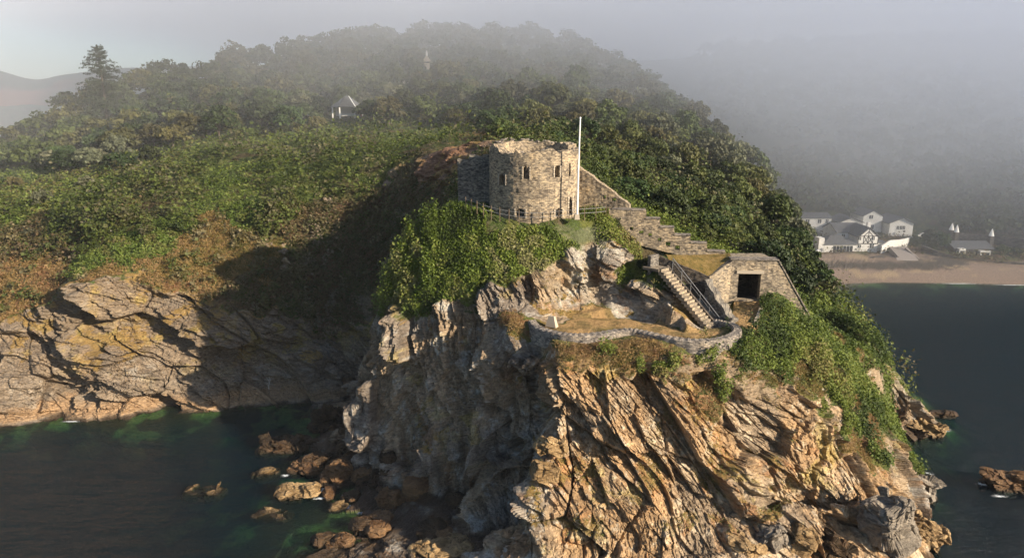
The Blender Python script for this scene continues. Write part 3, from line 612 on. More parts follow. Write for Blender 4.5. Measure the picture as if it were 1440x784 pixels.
class MB:
    def __init__(s): s.v = []; s.f = []
    def box(s, c, size, rz=0, taper=1.0):
        cx, cy_, cz = c; w_, d, h_ = [k / 2 for k in size]; b = len(s.v); co, si = math.cos(rz), math.sin(rz)
        for z, t in ((-h_, 1), (h_, taper)):
            for x, y in ((-w_, -d), (w_, -d), (w_, d), (-w_, d)): x *= t; y *= t; s.v.append((cx + x * co - y * si, cy_ + x * si + y * co, cz + z))
        s.f += [(b, b + 3, b + 2, b + 1), (b + 4, b + 5, b + 6, b + 7)] + [(b + i, b + (i + 1) % 4, b + 4 + (i + 1) % 4, b + 4 + i) for i in range(4)]; return s
    def tube(s, pts, r, n=8, r2=None, cap=True):
        pts = [Vector(p) for p in pts]; m = len(pts); b = len(s.v)
        for k, p in enumerate(pts):
            t = (pts[min(k + 1, m - 1)] - pts[max(k - 1, 0)]).normalized(); u = t.cross(Vector((0, 0, 1)) if abs(t.z) < .9 else Vector((1, 0, 0))).normalized(); v = t.cross(u)
            rk = r if r2 is None else r + (r2 - r) * k / (m - 1)
            for i in range(n): a = 2 * math.pi * i / n; s.v.append(tuple(p + (u * math.cos(a) + v * math.sin(a)) * rk))
        for k in range(m - 1):
            for i in range(n): s.f.append((b + k * n + i, b + k * n + (i + 1) % n, b + (k + 1) * n + (i + 1) % n, b + (k + 1) * n + i))
        if cap: s.f.append(tuple(b + i for i in range(n))[::-1]); s.f.append(tuple(b + (m - 1) * n + i for i in range(n)))
        return s
    def poly(s, pts, thick=None):
        b = len(s.v); n = len(pts); s.v += [tuple(p) for p in pts]; s.f.append(tuple(range(b, b + n)))
        if thick:
            t = Vector(thick); s.v += [tuple(Vector(p) + t) for p in pts]; s.f.append(tuple(range(b + n, b + 2 * n))[::-1])
            for i in range(n): s.f.append((b + i, b + n + i, b + n + (i + 1) % n, b + (i + 1) % n))
        return s
    def build(s, name, m, parent=None, uv=False):
        me = bpy.data.meshes.new(name); me.from_pydata(s.v, [], s.f); me.materials.append(m); me.update()
        bm = bmesh.new(); bm.from_mesh(me); bmesh.ops.recalc_face_normals(bm, faces=bm.faces)
        if uv:
            l = bm.loops.layers.uv.new('UVMap')
            for f in bm.faces:
                for lp in f.loops: c = lp.vert.co; lp[l].uv = (c.x + c.y * .7, c.z) if abs(f.normal.z) < .7 else (c.x, c.y)
        bm.to_mesh(me); bm.free(); return link(name, me, parent)
# ---- round tower
TX, TY, TR = 2.75, 87.6, 5.5
tower = empty('castle_tower', (TX, TY, 32), 0, 'ruined round stone castle tower with ragged top and arched openings', 'tower')
def tpos(s, d):
    a = s / TR; r = TR - d; return (r * math.sin(a), -r * math.cos(a))
ttop = lambda s: 7.85 + .22 * math.sin(s * 1.3) * math.sin(s * .47 + 1) + (.75 if abs(s / TR) > 1.9 else 0) + (.25 if s / TR < -.9 else 0) - (.35 if .95 < s / TR < 1.6 else 0) + .3 * math.exp(-((s / TR + 1.2) / .12) ** 2)
def th(px, zc, w_, h_, ar): return (TR * math.asin((px - 753) / 64.5), zc - h_ / 2 - 32, w_, h_, ar)
HO = [th(740, 37.65, .72, 1.5, 1), th(782, 37.75, .72, 1.35, 1), th(800.5, 37.8, .30, 1.5, 1), th(707, 36.7, 1.05, 1.3, 1), th(802, 33.6, .66, 2.3, 2), th(732, 32.95, 1.15, 1.15, 1), th(785, 32.95, 1.0, 1.0, 1)]
masonry('wall', tpos, -math.pi * TR, math.pi * TR, -1.2, 9.4, 1.1, M_TOWER, top=ttop, holes=HO, cell=.15, parent=tower, rag=.24, closed=True)
fl = MB(); fl.poly([(4.6 * math.cos(a), 4.6 * math.sin(a), 4.0) for a in np.linspace(0, 2 * math.pi, 25)[:-1]], (0, 0, -.2)); fl.build('floor_slab', M_DARKW, tower, True)
rr_ = MB(); random.seed(3)
for k in range(150):
    a = random.uniform(0, 2 * math.pi); s_ = a * TR if a < math.pi else (a - 2 * math.pi) * TR; x, y = tpos(s_, random.uniform(.15, .95)); q = random.uniform(.12, .34)
    rr_.box((x, y, ttop(s_) + random.uniform(-.02, .16)), (q * 1.3, q, q * .6), random.uniform(0, 3), .75)
rr_.build('coping_rubble', M_LEDGE, tower, True)['kind'] = 'stuff'
def surround(h_, w, nm):
    s_, zb, ww, hh, ar = h_
    for sg in (-1, 1):
        m = MB()
        for k in range(max(2, int(hh / .26))):
            x, y = tpos(s_ + sg * (ww / 2 + w / 2), -.02); m.box((x, y, zb + .13 + k * .26 * hh / (max(2, int(hh / .26)) * .26)), (w * (1.25 if k % 2 else .9), .12, .22), s_ / TR)
        m.build(nm, M_COPE, tower)
surround(HO[4], .2, 'door_jamb')
for i in (0, 1, 3): surround(HO[i], .14, 'window_jamb')
for i in (5, 6): surround(HO[i], .16, 'gunport_jamb')
for hh in (HO[5], HO[6]):
    for k in range(-2, 3): x, y = tpos(hh[0] + k * .17, .35); MB().box((x, y, hh[1] + .45), (.035, .035, .95)).build('bar', M_IRON, tower)
# ---- wall left of the tower, sloping wall right of it, stepped wall
def flat_wall(name, A, B, z0, z1, th_, m, label, cat, top=None, bot=None, hp=(), **k):
    f, ln = straight(A, B); hs = []
    for (px, py, w_, h_, ar) in hp: s_, zc = onwall(A, B, px, py); hs.append((s_, zc - h_ / 2, w_, h_, ar))
    o = masonry(name, f, 0, ln, z0, z1, th_, m, top=top, bot=bot, holes=hs, **k); tag(o, label, cat); return o
lw = flat_wall('curtain_wall', (-6.8, 89.6), (-2.1, 89.0), 32, 39.2, .9, M_GREY, 'broken grey curtain wall running left from the round tower', 'wall', top=lambda s: 38.5 + (.45 if s > 1.5 else 0) + (.3 if s > 3.1 else 0), rag=.2)
rw = flat_wall('sloping_wall', (8.0, 88.6), (14.3, 86.2), 30.5, 38.2, .9, M_TOWER, 'triangular ruined wall sloping down right from the tower past the flagpole', 'wall', top=lambda s: 37.9 - s / 6.74 * 4.5, hp=[(850, 277, .5, .34, 0), (863, 281, .5, .34, 0)], rag=.1)
SA, SB = (11.7, 85.2), (25.4, 82.9)
xb = [12, 16.0, 17.75, 19.4, 21.35, 23.25, 26]; zt = [32.95, 31.95, 30.95, 30.05, 29.15, 28.2]
def stop_(s): 
    x = 11.7 + s * (25.4 - 11.7) / 13.9
    for k in range(6):
        if x < xb[k + 1]: return zt[k]
    return zt[-1]
st = flat_wall('stepped_wall', SA, SB, 26.2, 33.3, .8, M_TOWER, 'long loopholed wall descending in steps from the castle to the blockhouse', 'wall', top=stop_, bot=lambda s: 29.6 - s / 13.9 * 3.2,
    hp=[(888, 322, .45, .45, 0), (902, 326, .55, .45, 0), (914.5, 330, .5, .5, 0), (927, 337, .5, .55, 0), (940, 343, .5, .55, 0), (953, 348, .5, .5, 0)], rag=.05)
cp = MB()
for k in range(6):
    xa, xe = max(xb[k], 11.75), min(xb[k + 1], 25.35); ya = 85.2 + (xa - 11.7) / 13.7 * -2.3; ye = 85.2 + (xe - 11.7) / 13.7 * -2.3
    cp.box(((xa + xe) / 2 + .07, (ya + ye) / 2 + .39, zt[k] + .10), (xe - xa - .02, .98, .14), math.atan2(ye - ya, xe - xa))
cp.build('coping', M_LEDGE, st, True)
# ---- blockhouse
bh = empty('blockhouse', (28, 82, 22.5), 0, 'low stone blockhouse with wide dark square doorway and turf roof, below the stepped wall', 'blockhouse')
def loc(o): 
    for ch in o.children: ch.location = ch.location - o.location
FA_, FB_ = (25.5, 80.7), (35.9, 80.0)
f, ln = straight(FA_, FB_)
s0_, zb_ = onwall(FA_, FB_, 1036, 422); s1_, zt_ = onwall(FA_, FB_, 1071, 385)
masonry('front_wall', f, 0, ln, 18.5, 27.75, 1.0, M_BLOCK, top=lambda s: 27.7 if s < 5.2 else 27.7 - (s - 5.2) / 5.2 * 8.3, holes=[((s0_ + s1_) / 2, zb_, s1_ - s0_, zt_ - zb_, 0)], cell=.15, parent=bh, rag=.04)
cq = MB(); cq.box((28.1, 81.05, 27.84), (5.4, 1.25, .2), -.067); cq.poly([(30.75, 80.25, 27.75), (35.9, 79.9, 19.5), (35.9, 79.9, 19.75), (30.75, 80.25, 28.0)], (0.08, 1.15, 0)); cq.build('coping', M_LEDGE, bh, True)
ln_ = MB(); ln_.box((25.5 + (s0_ + s1_) / 2, 80.50, zt_ + .2), (s1_ - s0_ + .5, .12, .36), -.067); ln_.build('lintel', M_COPE, bh)
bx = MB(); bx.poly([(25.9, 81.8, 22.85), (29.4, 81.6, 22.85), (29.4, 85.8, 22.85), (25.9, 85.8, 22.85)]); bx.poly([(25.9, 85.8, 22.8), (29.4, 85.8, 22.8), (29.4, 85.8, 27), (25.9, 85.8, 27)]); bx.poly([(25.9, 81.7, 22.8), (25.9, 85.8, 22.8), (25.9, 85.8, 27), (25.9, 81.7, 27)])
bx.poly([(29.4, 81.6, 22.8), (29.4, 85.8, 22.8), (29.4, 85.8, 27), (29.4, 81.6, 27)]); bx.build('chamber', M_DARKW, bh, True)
rf = MB(); rf.poly([(25.4, 81.7, 27.5), (31, 81.3, 27.5), (31, 86.3, 27.4), (25.4, 86.3, 27.4)], (0, 0, -.35)); rf.build('roof', M_BLOCK, bh, True)
f2, l2 = straight((22.7, 79.5), (25.5, 80.62)); masonry('wing_wall', f2, 0, l2, 20.5, 27.7, .7, M_BLOCK, top=lambda s: 26.0 + s / l2 * 1.6, cell=.15, parent=bh, rag=.05)
tf = MB(); g = []
nu, nv = 26, 14; b0 = Vector((17.9, 82.0, 27.9)); b1 = Vector((25.6, 82.9, 27.9)); c0 = Vector((17.9, 81.6, 27.8)); c1 = Vector((25.4, 81.0, 27.6)); 
A0 = Vector((17.9, 82.2, 27.9)); B0 = Vector((26.0, 83.6, 27.9)); A1 = Vector((18.3, 81.4, 27.6)); M1 = Vector((22.9, 79.65, 25.95)); B1 = Vector((25.6, 80.9, 27.4))
for j in range(nv + 1):
    for i in range(nu + 1):
        t = i / nu; fr = A1.lerp(M1, t / .62) if t < .62 else M1.lerp(B1, (t - .62) / .38); bk = A0.lerp(B0, t); p = bk.lerp(fr, j / nv)
        hump = .35 * math.sin(math.pi * j / nv) ** .7 + (.06 * random.random() if 0 < j < nv else 0); g.append((p.x, p.y, p.z + hump))
tf.v = g; tf.f = [(j * (nu + 1) + i, j * (nu + 1) + i + 1, (j + 1) * (nu + 1) + i + 1, (j + 1) * (nu + 1) + i) for j in range(nv) for i in range(nu)]
M_TURF = mat('dry roof turf', (.2, .15, .05)); n_ = N(M_TURF); ff = n_.noise(n_.pos(), 1.3, 6, .7); n_.base(n_.ramp(ff, [(.3, (.07, .07, .02)), (.5, (.20, .14, .045)), (.7, (.30, .20, .08))])); n_.bump(n_.noise(n_.pos(), 9, 4, .7), 1, .15)
tf.build('turf_roof', M_TURF, bh); loc(bh)
# ---- retaining walls by the stairs
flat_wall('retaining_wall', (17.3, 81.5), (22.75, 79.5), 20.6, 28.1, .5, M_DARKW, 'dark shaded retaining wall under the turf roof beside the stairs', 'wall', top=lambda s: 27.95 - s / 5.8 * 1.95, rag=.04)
flat_wall('rock_faced_wall', (24.9, 75.0), (22.9, 79.4), 20.4, 26.2, .9, M_GREY, 'crumbling wall end between the stairs and the blockhouse path, dropping toward the terrace', 'wall', top=lambda s: 22.3 + (s / 4.83) ** 1.4 * 3.3, rag=.22, rough=.15)
flat_wall('stub_wall', (16.0, 80.2), (17.2, 81.4), 26.0, 28.3, .4, M_GREY, 'short grey wall at the top landing of the stairs', 'wall')
# ---- stairs
sr = empty('stone_stairs', (0, 0, 0), 0, 'flight of worn stone steps climbing from the terrace towards the castle', 'stairs')
T0 = Vector((17.3, 79.7, 27.0)); T1 = Vector((21.7, 74.7, 21.6)); dr = (T1 - T0); hd = Vector((dr.x, dr.y, 0)).normalized(); sd = Vector((-hd.y, hd.x, 0)); NS = 18
stp = MB(); sk = MB()
for k in range(NS):
    c = T0 + dr * ((k + .5) / NS); zz = 27.0 - 5.4 * k / NS; stp.box((c.x, c.y, zz - .35), (.40, 1.45, .7), math.atan2(hd.y, hd.x))
stp.build('step_flight', M_BLOCK, sr, True)
for sg in (1,):
    a = T0 + sd * sg * .85; b = T1 + sd * sg * 1.05; sk.poly([(a.x, a.y, 25.4), (b.x, b.y, 20.2), (b.x, b.y, 21.75), (a.x, a.y, 27.15)], tuple(sd * .3 * sg))
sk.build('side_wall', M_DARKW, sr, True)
ld = MB(); ld.box((16.6, 80.4, 26.85), (2.2, 1.9, .3), -.8); ld.build('landing', M_BLOCK, sr, True)
hr = empty('handrail', (0, 0, 0), 0, 'thin pale iron handrail slanting down the right side of the stairs', 'handrail'); ra = T0 + sd * 1.9 + Vector((0, 0, .9)); rb = T1 + sd * 1.5 + Vector((.2, .1, .7))
MB().tube([ra, rb], .045).tube([ra - Vector((0, 0, .45)), rb - Vector((0, 0, .45))], .02).build('rail', M_IRON, hr)
for k in range(6): p = ra.lerp(rb, k / 5); MB().tube([p - Vector((0, 0, 1.6)), p], .035, 6).build('post', M_IRON, hr)
# ---- curved terrace parapet
pw = [atz(px, py, 22.3) for px, py in [(748, 447), (754, 454), (768, 460), (790, 465), (815, 467), (842, 465), (868, 461), (890, 460), (912, 464), (940, 470), (970, 474), (1000, 474), (1024, 469), (1037, 461), (1032, 453), (1018, 448), (1004, 446)]]
def spline(P, n=12):
    P = [Vector(p) for p in P]; P = [P[0] * 2 - P[1]] + P + [P[-1] * 2 - P[-2]]; out = []
    for i in range(1, len(P) - 2):
        for k in range(n):
            t = k / n; a, b, c, d = P[i - 1:i + 3]; out.append(.5 * ((2 * b) + (c - a) * t + (2 * a - 5 * b + 4 * c - d) * t * t + (3 * b - a - 3 * c + d) * t ** 3))
    return out + [P[-2]]
sp = spline(pw); v = []; fc = []; uvs = []; acc = 0; NP = 8
for k, p in enumerate(sp):
    t = (sp[min(k + 1, len(sp) - 1)] - sp[max(0, k - 1)]); t.z = 0; t.normalize(); nr = Vector((t.y, -t.x, 0)); acc += (sp[k] - sp[k - 1]).length if k else 0
    wd = .46 + .03 * math.sin(k * .9); hz = 22.08 + .04 * math.sin(k * 1.7)
    prof = [(wd + .1, 20.2), (wd + .02, 21.6), (wd, hz - .1), (wd - .12, hz), (-wd + .12, hz + .02), (-wd, hz - .1), (-wd, 21.4), (-wd, 20.6)]; L_ = 0
    for q, (o_, z_) in enumerate(prof):
        v.append((p.x + nr.x * o_, p.y + nr.y * o_, z_)); uvs.append((acc, L_)); L_ += math.hypot(prof[min(q + 1, 7)][0] - o_, prof[min(q + 1, 7)][1] - z_)
for k in range(len(sp) - 1):
    for q in range(NP - 1): fc.append((k * NP + q, (k + 1) * NP + q, (k + 1) * NP + q + 1, k * NP + q + 1))
fc2 = [f_ for f_ in fc]
par = link('terrace_parapet', np_mesh('terrace_parapet', v, fc2, mats=[M_LEDGE], uv=uvs)); tag(par, 'low winding grey stone parapet curving round the front of the grass terrace', 'parapet')
me = par.data; bm = bmesh.new(); bm.from_mesh(me); n0 = len(sp) - 1; bm.verts.ensure_lookup_table(); bm.faces.new([bm.verts[i] for i in range(NP)]); bm.faces.new([bm.verts[n0 * NP + i] for i in range(NP)][::-1]); bmesh.ops.recalc_face_normals(bm, faces=bm.faces); bm.to_mesh(me); bm.free()
p = atz(776, 449, 22.3); o = MB().box((p[0], p[1], 22.1), (1.3, .7, 1.2), -.5, .5).build('pier', M_COPE, par)
# path kerb beside the blockhouse path
ka = Vector((29.3, 80.2, 23.3)); kb = Vector((26.4, 74.3, 22.35)); kd = (kb - ka).normalized(); tag(MB().poly([ka, kb, kb - Vector((0, 0, 1.3)), ka - Vector((0, 0, 1.3))], (.35, -.12, 0)).build('path_kerb', M_COPE), 'low pale kerb wall along the right side of the blockhouse path', 'kerb')
# ---- flagpole
fx, fy, fz = at(811.5, 304, 81.8); fp = empty('flagpole', (fx, fy, fz - .3), 0, 'tall white flagpole standing bare in front of the round tower', 'flagpole')
_, _, ft = at(813, 166, 81.8); MB().tube([(0, 0, 0), (.02, 0, (ft - fz) * .5), (.12, 0, ft - fz + .3)], .125, 10, .08).build('pole', M_WHITE, fp); MB().tube([(.12, 0, ft - fz + .28), (.12, 0, ft - fz + .42)], .15, 10, .05).build('truck', M_WHITE, fp)
MB().box((0, 0, .25), (.6, .6, .6), 0, .8).build('footing', M_COPE, fp)
# ---- fence round the platform
fe = empty('platform_fence', (0, 0, 0), 0, 'thin wire and post fence along the platform edge below the round tower', 'fence')
fpts = [at(px, py, Y) for px, py, Y in [(655, 289, 84.4), (663, 292, 83.9), (671, 294.5, 83.4), (680, 298, 83), (691, 301, 82.7), (703, 304, 82.3), (716, 306.5, 82), (730, 308, 81.8), (744, 309, 81.6), (758, 309, 81.6), (772, 308, 81.7), (786, 306.5, 81.8), (800, 305, 82), (822, 303, 83.4), (838, 302, 84.2), (852, 301, 85)]]
fpts = [(x, y, max(float(ground(x, y)), z - .25)) for x, y, z in fpts]
for x, y, z in fpts: MB().box((x, y, z + .45), (.08, .08, 1.7)).build('post', M_WOOD, fe)
for hgt_ in (.55, 1.05): MB().tube([(x, y, z + hgt_) for x, y, z in fpts], .025, 5).build('wire', M_IRON, fe)
# ---------------------------------------------------------------- foliage
def leaves(P, Nn, size, color, jit=.7, stretch=1.0, up=0.0):
    "one bent leaf spray (a quad folded along its middle) per point; P centres, Nn facing"
    n = len(P); r = RNG.normal(size=(n, 3)); f = Nn + r * jit; f[:, 2] += up; f /= np.linalg.norm(f, axis=1)[:, None] + 1e-9
    t = np.cross(f, RNG.normal(size=(n, 3))); t /= np.linalg.norm(t, axis=1)[:, None] + 1e-9; b = np.cross(f, t)
    s = (np.asarray(size) * np.clip(np.exp(RNG.normal(-.12, .42, n)), .35, 2.1))[:, None]; t = t * s * .5; b = b * s * .5 * stretch
    V_ = np.stack([P - t, P - b * .9 + f * s * .1, P + t, P + b * .9 + f * s * .1], 1).reshape(-1, 3)
    q = np.arange(n * 4).reshape(-1, 4); col = np.repeat(color, 4, 0)
    return V_, q, col
def leaf_mat(name, objrand=False):
    m = mat(name, rough=.6, spec=.25); n = N(m); a = n.new('ShaderNodeAttribute', attribute_name='col'); c = a.outputs['Color']
    if objrand:
        oi = n.new('ShaderNodeObjectInfo'); hs = n.new('ShaderNodeHueSaturation'); mr = n.new('ShaderNodeMapRange'); n.lk(oi.outputs['Random'], mr.inputs[0]); mr.inputs[3].default_value = .5; mr.inputs[4].default_value = 1.6
        n.lk(mr.outputs[0], hs.inputs['Value']); w_ = n.new('ShaderNodeTexWhiteNoise', noise_dimensions='1D'); n.lk(oi.outputs['Random'], w_.inputs['W']); m2 = n.new('ShaderNodeMapRange'); n.lk(w_.outputs[0], m2.inputs[0]); m2.inputs[3].default_value = .465; m2.inputs[4].default_value = .515
        n.lk(m2.outputs[0], hs.inputs['Hue']); n.lk(c, hs.inputs['Color']); c = hs.outputs[0]
    n.base(c); tr = n.new('ShaderNodeBsdfTranslucent'); n.lk(c, tr.inputs[0]); mx = n.new('ShaderNodeMixShader'); mx.inputs[0].default_value = .22
    o = m.node_tree.nodes['Material Output']; n.lk(n.b.outputs[0], mx.inputs[1]); n.lk(tr.outputs[0], mx.inputs[2]); n.lk(mx.outputs[0], o.inputs[0]); return m
M_LEAF = leaf_mat('leaves', True); M_SCRUB = leaf_mat('scrub leaves'); M_BARK = mat('bark', (.10, .08, .06)); M_DEAD = mat('bleached dead wood', (.55, .52, .47))
def crown_pts(rx, rz, nl, npl, lr, flat=.3):
    pts = []; nn = []; cid = []
    for k in range(nl):
        d = RNG.normal(size=3); d /= np.linalg.norm(d); d[2] = abs(d[2]) * 1.15 - flat; rad = RNG.uniform(.55, 1.0)
        c = d * np.array([rx, rx, rz]) * rad; r = lr * RNG.uniform(.65, 1.3)
        e = RNG.normal(size=(npl, 3)); e /= np.linalg.norm(e, axis=1)[:, None]; e[:, 2] = np.where(e[:, 2] < -.3, -e[:, 2], e[:, 2])
        rr_ = r * RNG.uniform(.55, 1.08, npl)[:, None]; pts.append(c + e * rr_ * np.array([1, 1, .75])); nn.append(e); cid += [RNG.random()] * npl
    return np.concatenate(pts), np.concatenate(nn), np.array(cid)
def tree_mesh(rx, rz, nl, npl, lr, ls, base, tip, trunk_h):
    P, Nn, cid = crown_pts(rx, rz, nl, npl, lr); P[:, 2] += trunk_h
    u = (cid * .6 + RNG.random(len(P)) * .4)[:, None]; col = np.array(base) * (1 - u) + np.array(tip) * u
    v, q, c = leaves(P, Nn, ls, col, .55); return np_mesh('crown', v, q, mats=[M_LEAF], col=c)
def trunk_mesh(h_, r, rx):
    m = MB(); m.tube([(0, 0, -1.5), (.1, 0, h_ * .4), (-.1, .1, h_), (0, .1, h_ * 1.35)], r, 7, r * .35)
    for k in range(5):
        a = k * 1.26 + random.random(); m.tube([(0, 0, h_ * (.5 + .1 * k)), (math.cos(a) * rx * .4, math.sin(a) * rx * .4, h_ * (.9 + .1 * k)), (math.cos(a) * rx * .75, math.sin(a) * rx * .75, h_ * (1.1 + .12 * k))], r * .45, 5, r * .12)
    o = m.build('trunk', M_BARK); me = o.data; bpy.data.objects.remove(o); return me
DARK = ((.020, .036, .012), (.055, .082, .024)); MID = ((.030, .046, .014), (.085, .105, .030)); OLIVE = ((.050, .055, .018), (.12, .115, .04)); GREY = ((.05, .06, .035), (.13, .14, .085))
KT = {}
for nm, pal, rx, rz, nl, npl, lr, ls in [('d', DARK, 3.6, 3.2, 46, 95, 1.05, .42), ('d', DARK, 3.2, 3.6, 42, 95, 1.0, .42), ('m', MID, 3.5, 3.1, 46, 95, 1.05, .44), ('m', MID, 4.0, 3.0, 50, 90, 1.1, .44),
                                         ('o', OLIVE, 3.0, 2.6, 40, 90, .95, .40), ('g', GREY, 3.1, 3.4, 34, 80, .9, .36), ('m', MID, 2.7, 3.4, 36, 95, .95, .42), ('r', DARK, 2.8, 2.5, 56, 120, .72, .30), ('r', MID, 2.6, 2.3, 52, 120, .70, .30), ('r', DARK, 3.2, 2.4, 60, 120, .75, .30)]:
    KT.setdefault(nm, []).append((tree_mesh(rx, rz, nl, npl, lr, ls, *pal, 3.0 if nm != 'r' else 1.8), trunk_mesh(2.6 if nm != 'r' else 1.6, .22, rx)))
def tree(name, kind, x, y, s, label, cat, group, dz=0):
    cm, tm = random.choice(KT[kind]); z = float(ground(x, y)) - .5 + dz
    e_ = empty(name, (x, y, z), random.uniform(0, 6.28), label, cat, group); e_.scale = (s * random.uniform(.88, 1.12), s * random.uniform(.88, 1.12), s * random.uniform(.85, 1.2))
    link('crown', cm, e_); link('trunk', tm, e_); return e_
def inpoly(x, y, poly):
    c = False; n = len(poly)
    for i in range(n):
        (a, b), (p, q) = poly[i], poly[i - 1]
        if (b > y) != (q > y) and x < (p - a) * (y - b) / (q - b) + a: c = not c
    return c
def ray_ok(x, y, z):
    "is this point in sight over the ground in front of it"
    t = np.linspace(.5, .97, 60); return bool((hgt(x * t, y * t) < CAM_H + (z - CAM_H) * t + .3).all())
WOOD = [(-215, 186), (-175, 172), (-128, 172), (-98, 160), (-66, 176), (-38, 176), (-10, 170), (-2, 142), (10, 126), (16, 112), (22, 103), (27, 97), (34, 97), (41, 97), (46, 102), (52, 115), (64, 150), (75, 185), (80, 215), (64, 250), (50, 285), (0, 300), (-70, 290), (-130, 262), (-215, 215)]
cand = []
y = 92.0
while y < 300:
    stp_ = 4.4 + (y - 92) * .020; x = -215 + random.random() * 4
    while x < 90:
        xx = x + random.uniform(-.4, .4) * stp_; yy = y + random.uniform(-.4, .4) * stp_
        if inpoly(xx, yy, WOOD):
            z = float(ground(xx, yy)); 
            if ray_ok(xx, yy, z + 6): cand.append((math.hypot(xx, yy), xx, yy, z))
        x += stp_
    y += stp_ * .92
HUTP = at(488, 160, 186); SPIREP = at(600, 88, 228)
cand = [c for c in cand if math.hypot(c[1] - HUTP[0], c[2] - HUTP[1]) > 5 and not (abs(c[1] - HUTP[0] * c[2] / HUTP[1]) < 6 and HUTP[1] - 22 < c[2] < HUTP[1]) and not (abs(c[1] - SPIREP[0] * c[2] / SPIREP[1]) < 4 and SPIREP[1] - 16 < c[2] < SPIREP[1] + 2)]
cand.sort(); print('wood candidates', len(cand))
ZL = [(lambda d, x: d < 122 and x > 0, 'r', 'of the sunlit thicket just behind the stepped castle wall'),
      (lambda d, x: d < 150 and x > 34, 'r', 'on the steep seaward edge above the blockhouse'),
      (lambda d, x: d < 150 and x > 0, 'r', 'of the thicket right of the round tower'),
      (lambda d, x: x > 45, 'm', 'on the misty right hand skyline of the hill'),
      (lambda d, x: x > 0 and d < 185, 'm', 'halfway up the wooded slope right of the flagpole'),
      (lambda d, x: x > 0, 'm', 'high in the mist above the round tower'),
      (lambda d, x: x < -100, 'd', 'on the far left shoulder of the hill by the tall conifer'),
      (lambda d, x: d > 215, 'm', 'high on the hill near the stone pinnacle'),
      (lambda d, x: x > -45, 'd', 'in the wood right of the shelter hut'), (lambda d, x: True, 'd', 'in the wood left of the shelter hut')]
KD = {'d': 'dark green', 'm': 'mid green', 'o': 'olive', 'g': 'grey green', 'r': 'dense glossy'}
woodP = []
for k, (d, x, y, z) in enumerate(cand):
    zi = next(i for i, t in enumerate(ZL) if t[0](d, x)); _, kk, lb = ZL[zi]
    if kk != 'r': kk = random.choice(kk * 3 + 'mdoggo' + ('dd' if zi == 6 else ''))
    sz = (.95 + (d - 95) * .0016) * random.uniform(.65, 1.35) * (1.05 if kk == 'r' else .92)
    if k < 255: tree('broadleaf_tree', kk, x, y, sz, KD[kk] + ' tree ' + lb, 'tree', KD[kk] + ' trees ' + lb)
    else: woodP.append((x, y, z, sz))
if woodP:                                                # the rest of the wood, beyond counting
    vv = []; qq = []; cc = []; nb = 0
    for (x, y, z, sz) in woodP:
        P, Nn, cid = crown_pts(3.5 * sz, 3.1 * sz, 30, 40, 1.2 * sz); P += np.array([x, y, z + 2.8 * sz]); pal = [DARK, MID, MID, OLIVE][random.randrange(4)]; u = (cid * .6 + RNG.random(len(P)) * .4)[:, None]
        v, q, c = leaves(P, Nn, .62, (np.array(pal[0]) * (1 - u) + np.array(pal[1]) * u) * random.uniform(.8, 1.25), .5); vv.append(v); qq.append(q + nb); cc.append(c); nb += len(v)
    tag(link('woodland', np_mesh('woodland', np.concatenate(vv), np.concatenate(qq), mats=[M_SCRUB], col=np.concatenate(cc))), kind='stuff')
# wood behind the village
vv = []; qq = []; cc = []; nb = 0; cnt = 0
y = 216.0
while y < 372:
    x = .26 * y
    while x < .80 * y + 10:
        xx = x + random.uniform(-3, 3); yy = y + random.uniform(-3, 3); z = float(ground(xx, yy)); cnt += 1; ppx = 720 + 980 * xx / yy
        if yy < 236 and 1105 < ppx < 1300 or yy < 219: x += 7.5; continue
        if math.hypot(xx - 129.5, yy - 212) < 9: x += 7.5; continue
        P, Nn, cid = crown_pts(4.8, 4.2, 16, 36, 2.0); P += np.array([xx, yy, z + 3.5]); u = (cid * .6 + RNG.random(len(P)) * .4)[:, None]
        v, q, c = leaves(P, Nn, 1.1, (np.array(DARK[0]) * (1 - u) + np.array(DARK[1]) * u) * random.uniform(.6, 1.2), .5); vv.append(v); qq.append(q + nb); cc.append(c); nb += len(v)
        x += 7.5
    y += 7.5
print('far wood', cnt); tag(link('far_woodland', np_mesh('far_woodland', np.concatenate(vv), np.concatenate(qq), mats=[M_SCRUB], col=np.concatenate(cc))), kind='stuff')

# ---- ground cover: leaves spread over the ground samples
front = (N2 * (V2 - np.array([0, 0, CAM_H]))).sum(1) < 3.0 * 1
dist = np.linalg.norm(V2 - np.array([0, 0, CAM_H]), axis=1)
inview = (np.abs(V2[:, 0] / V2[:, 1]) < .86) & (V2[:, 2] > 1.2)
def lumps(P, sc, s):
    f1, f2, c, D = voronoi((P * sc).astype(np.float32), s); return np.clip(1 - f1 * f1 * 1.5, 0, 1), c
gw = (1 - rk)
def keepout(P, N2k=1):
    "nothing grows inside the masonry"
    x, y, z = P[:, 0], P[:, 1], P[:, 2]; k = np.hypot(x - TX, y - TY) < TR + .35
    k |= (x > 15.5) & (x < 31.2) & (y > 79.2 - 0 * x) & (y < 86) & (z > 20) & (z < 30)
    k |= (y < 81.2) & (y > 73.5) & (x > 16 + (80 - y) * .55) & (x < 26.0 + (y - 74) * .45)
    k |= (x > -3) & (x < 10) & (y > 81.7) & (y < 84)
    k |= (x > 1.5) & (x < 23) & (y > 70.2) & (y < 81) & (z > 21.1) & (z < 22.3) & (np.abs(N2k) > .8)
    k |= (np.abs(x - (25.5 + (y - 74.2) * .33)) < 1.25) & (y > 73.5) & (y < 82) & (z > 20)
    k |= (x > 29.8) & (x < 35.6) & (y > 78.4) & (y < 81.2)
    for p in sp[::3]: k |= (np.hypot(x - p.x, y - p.y + .25) < .95) & (z > 20.6)
    return k
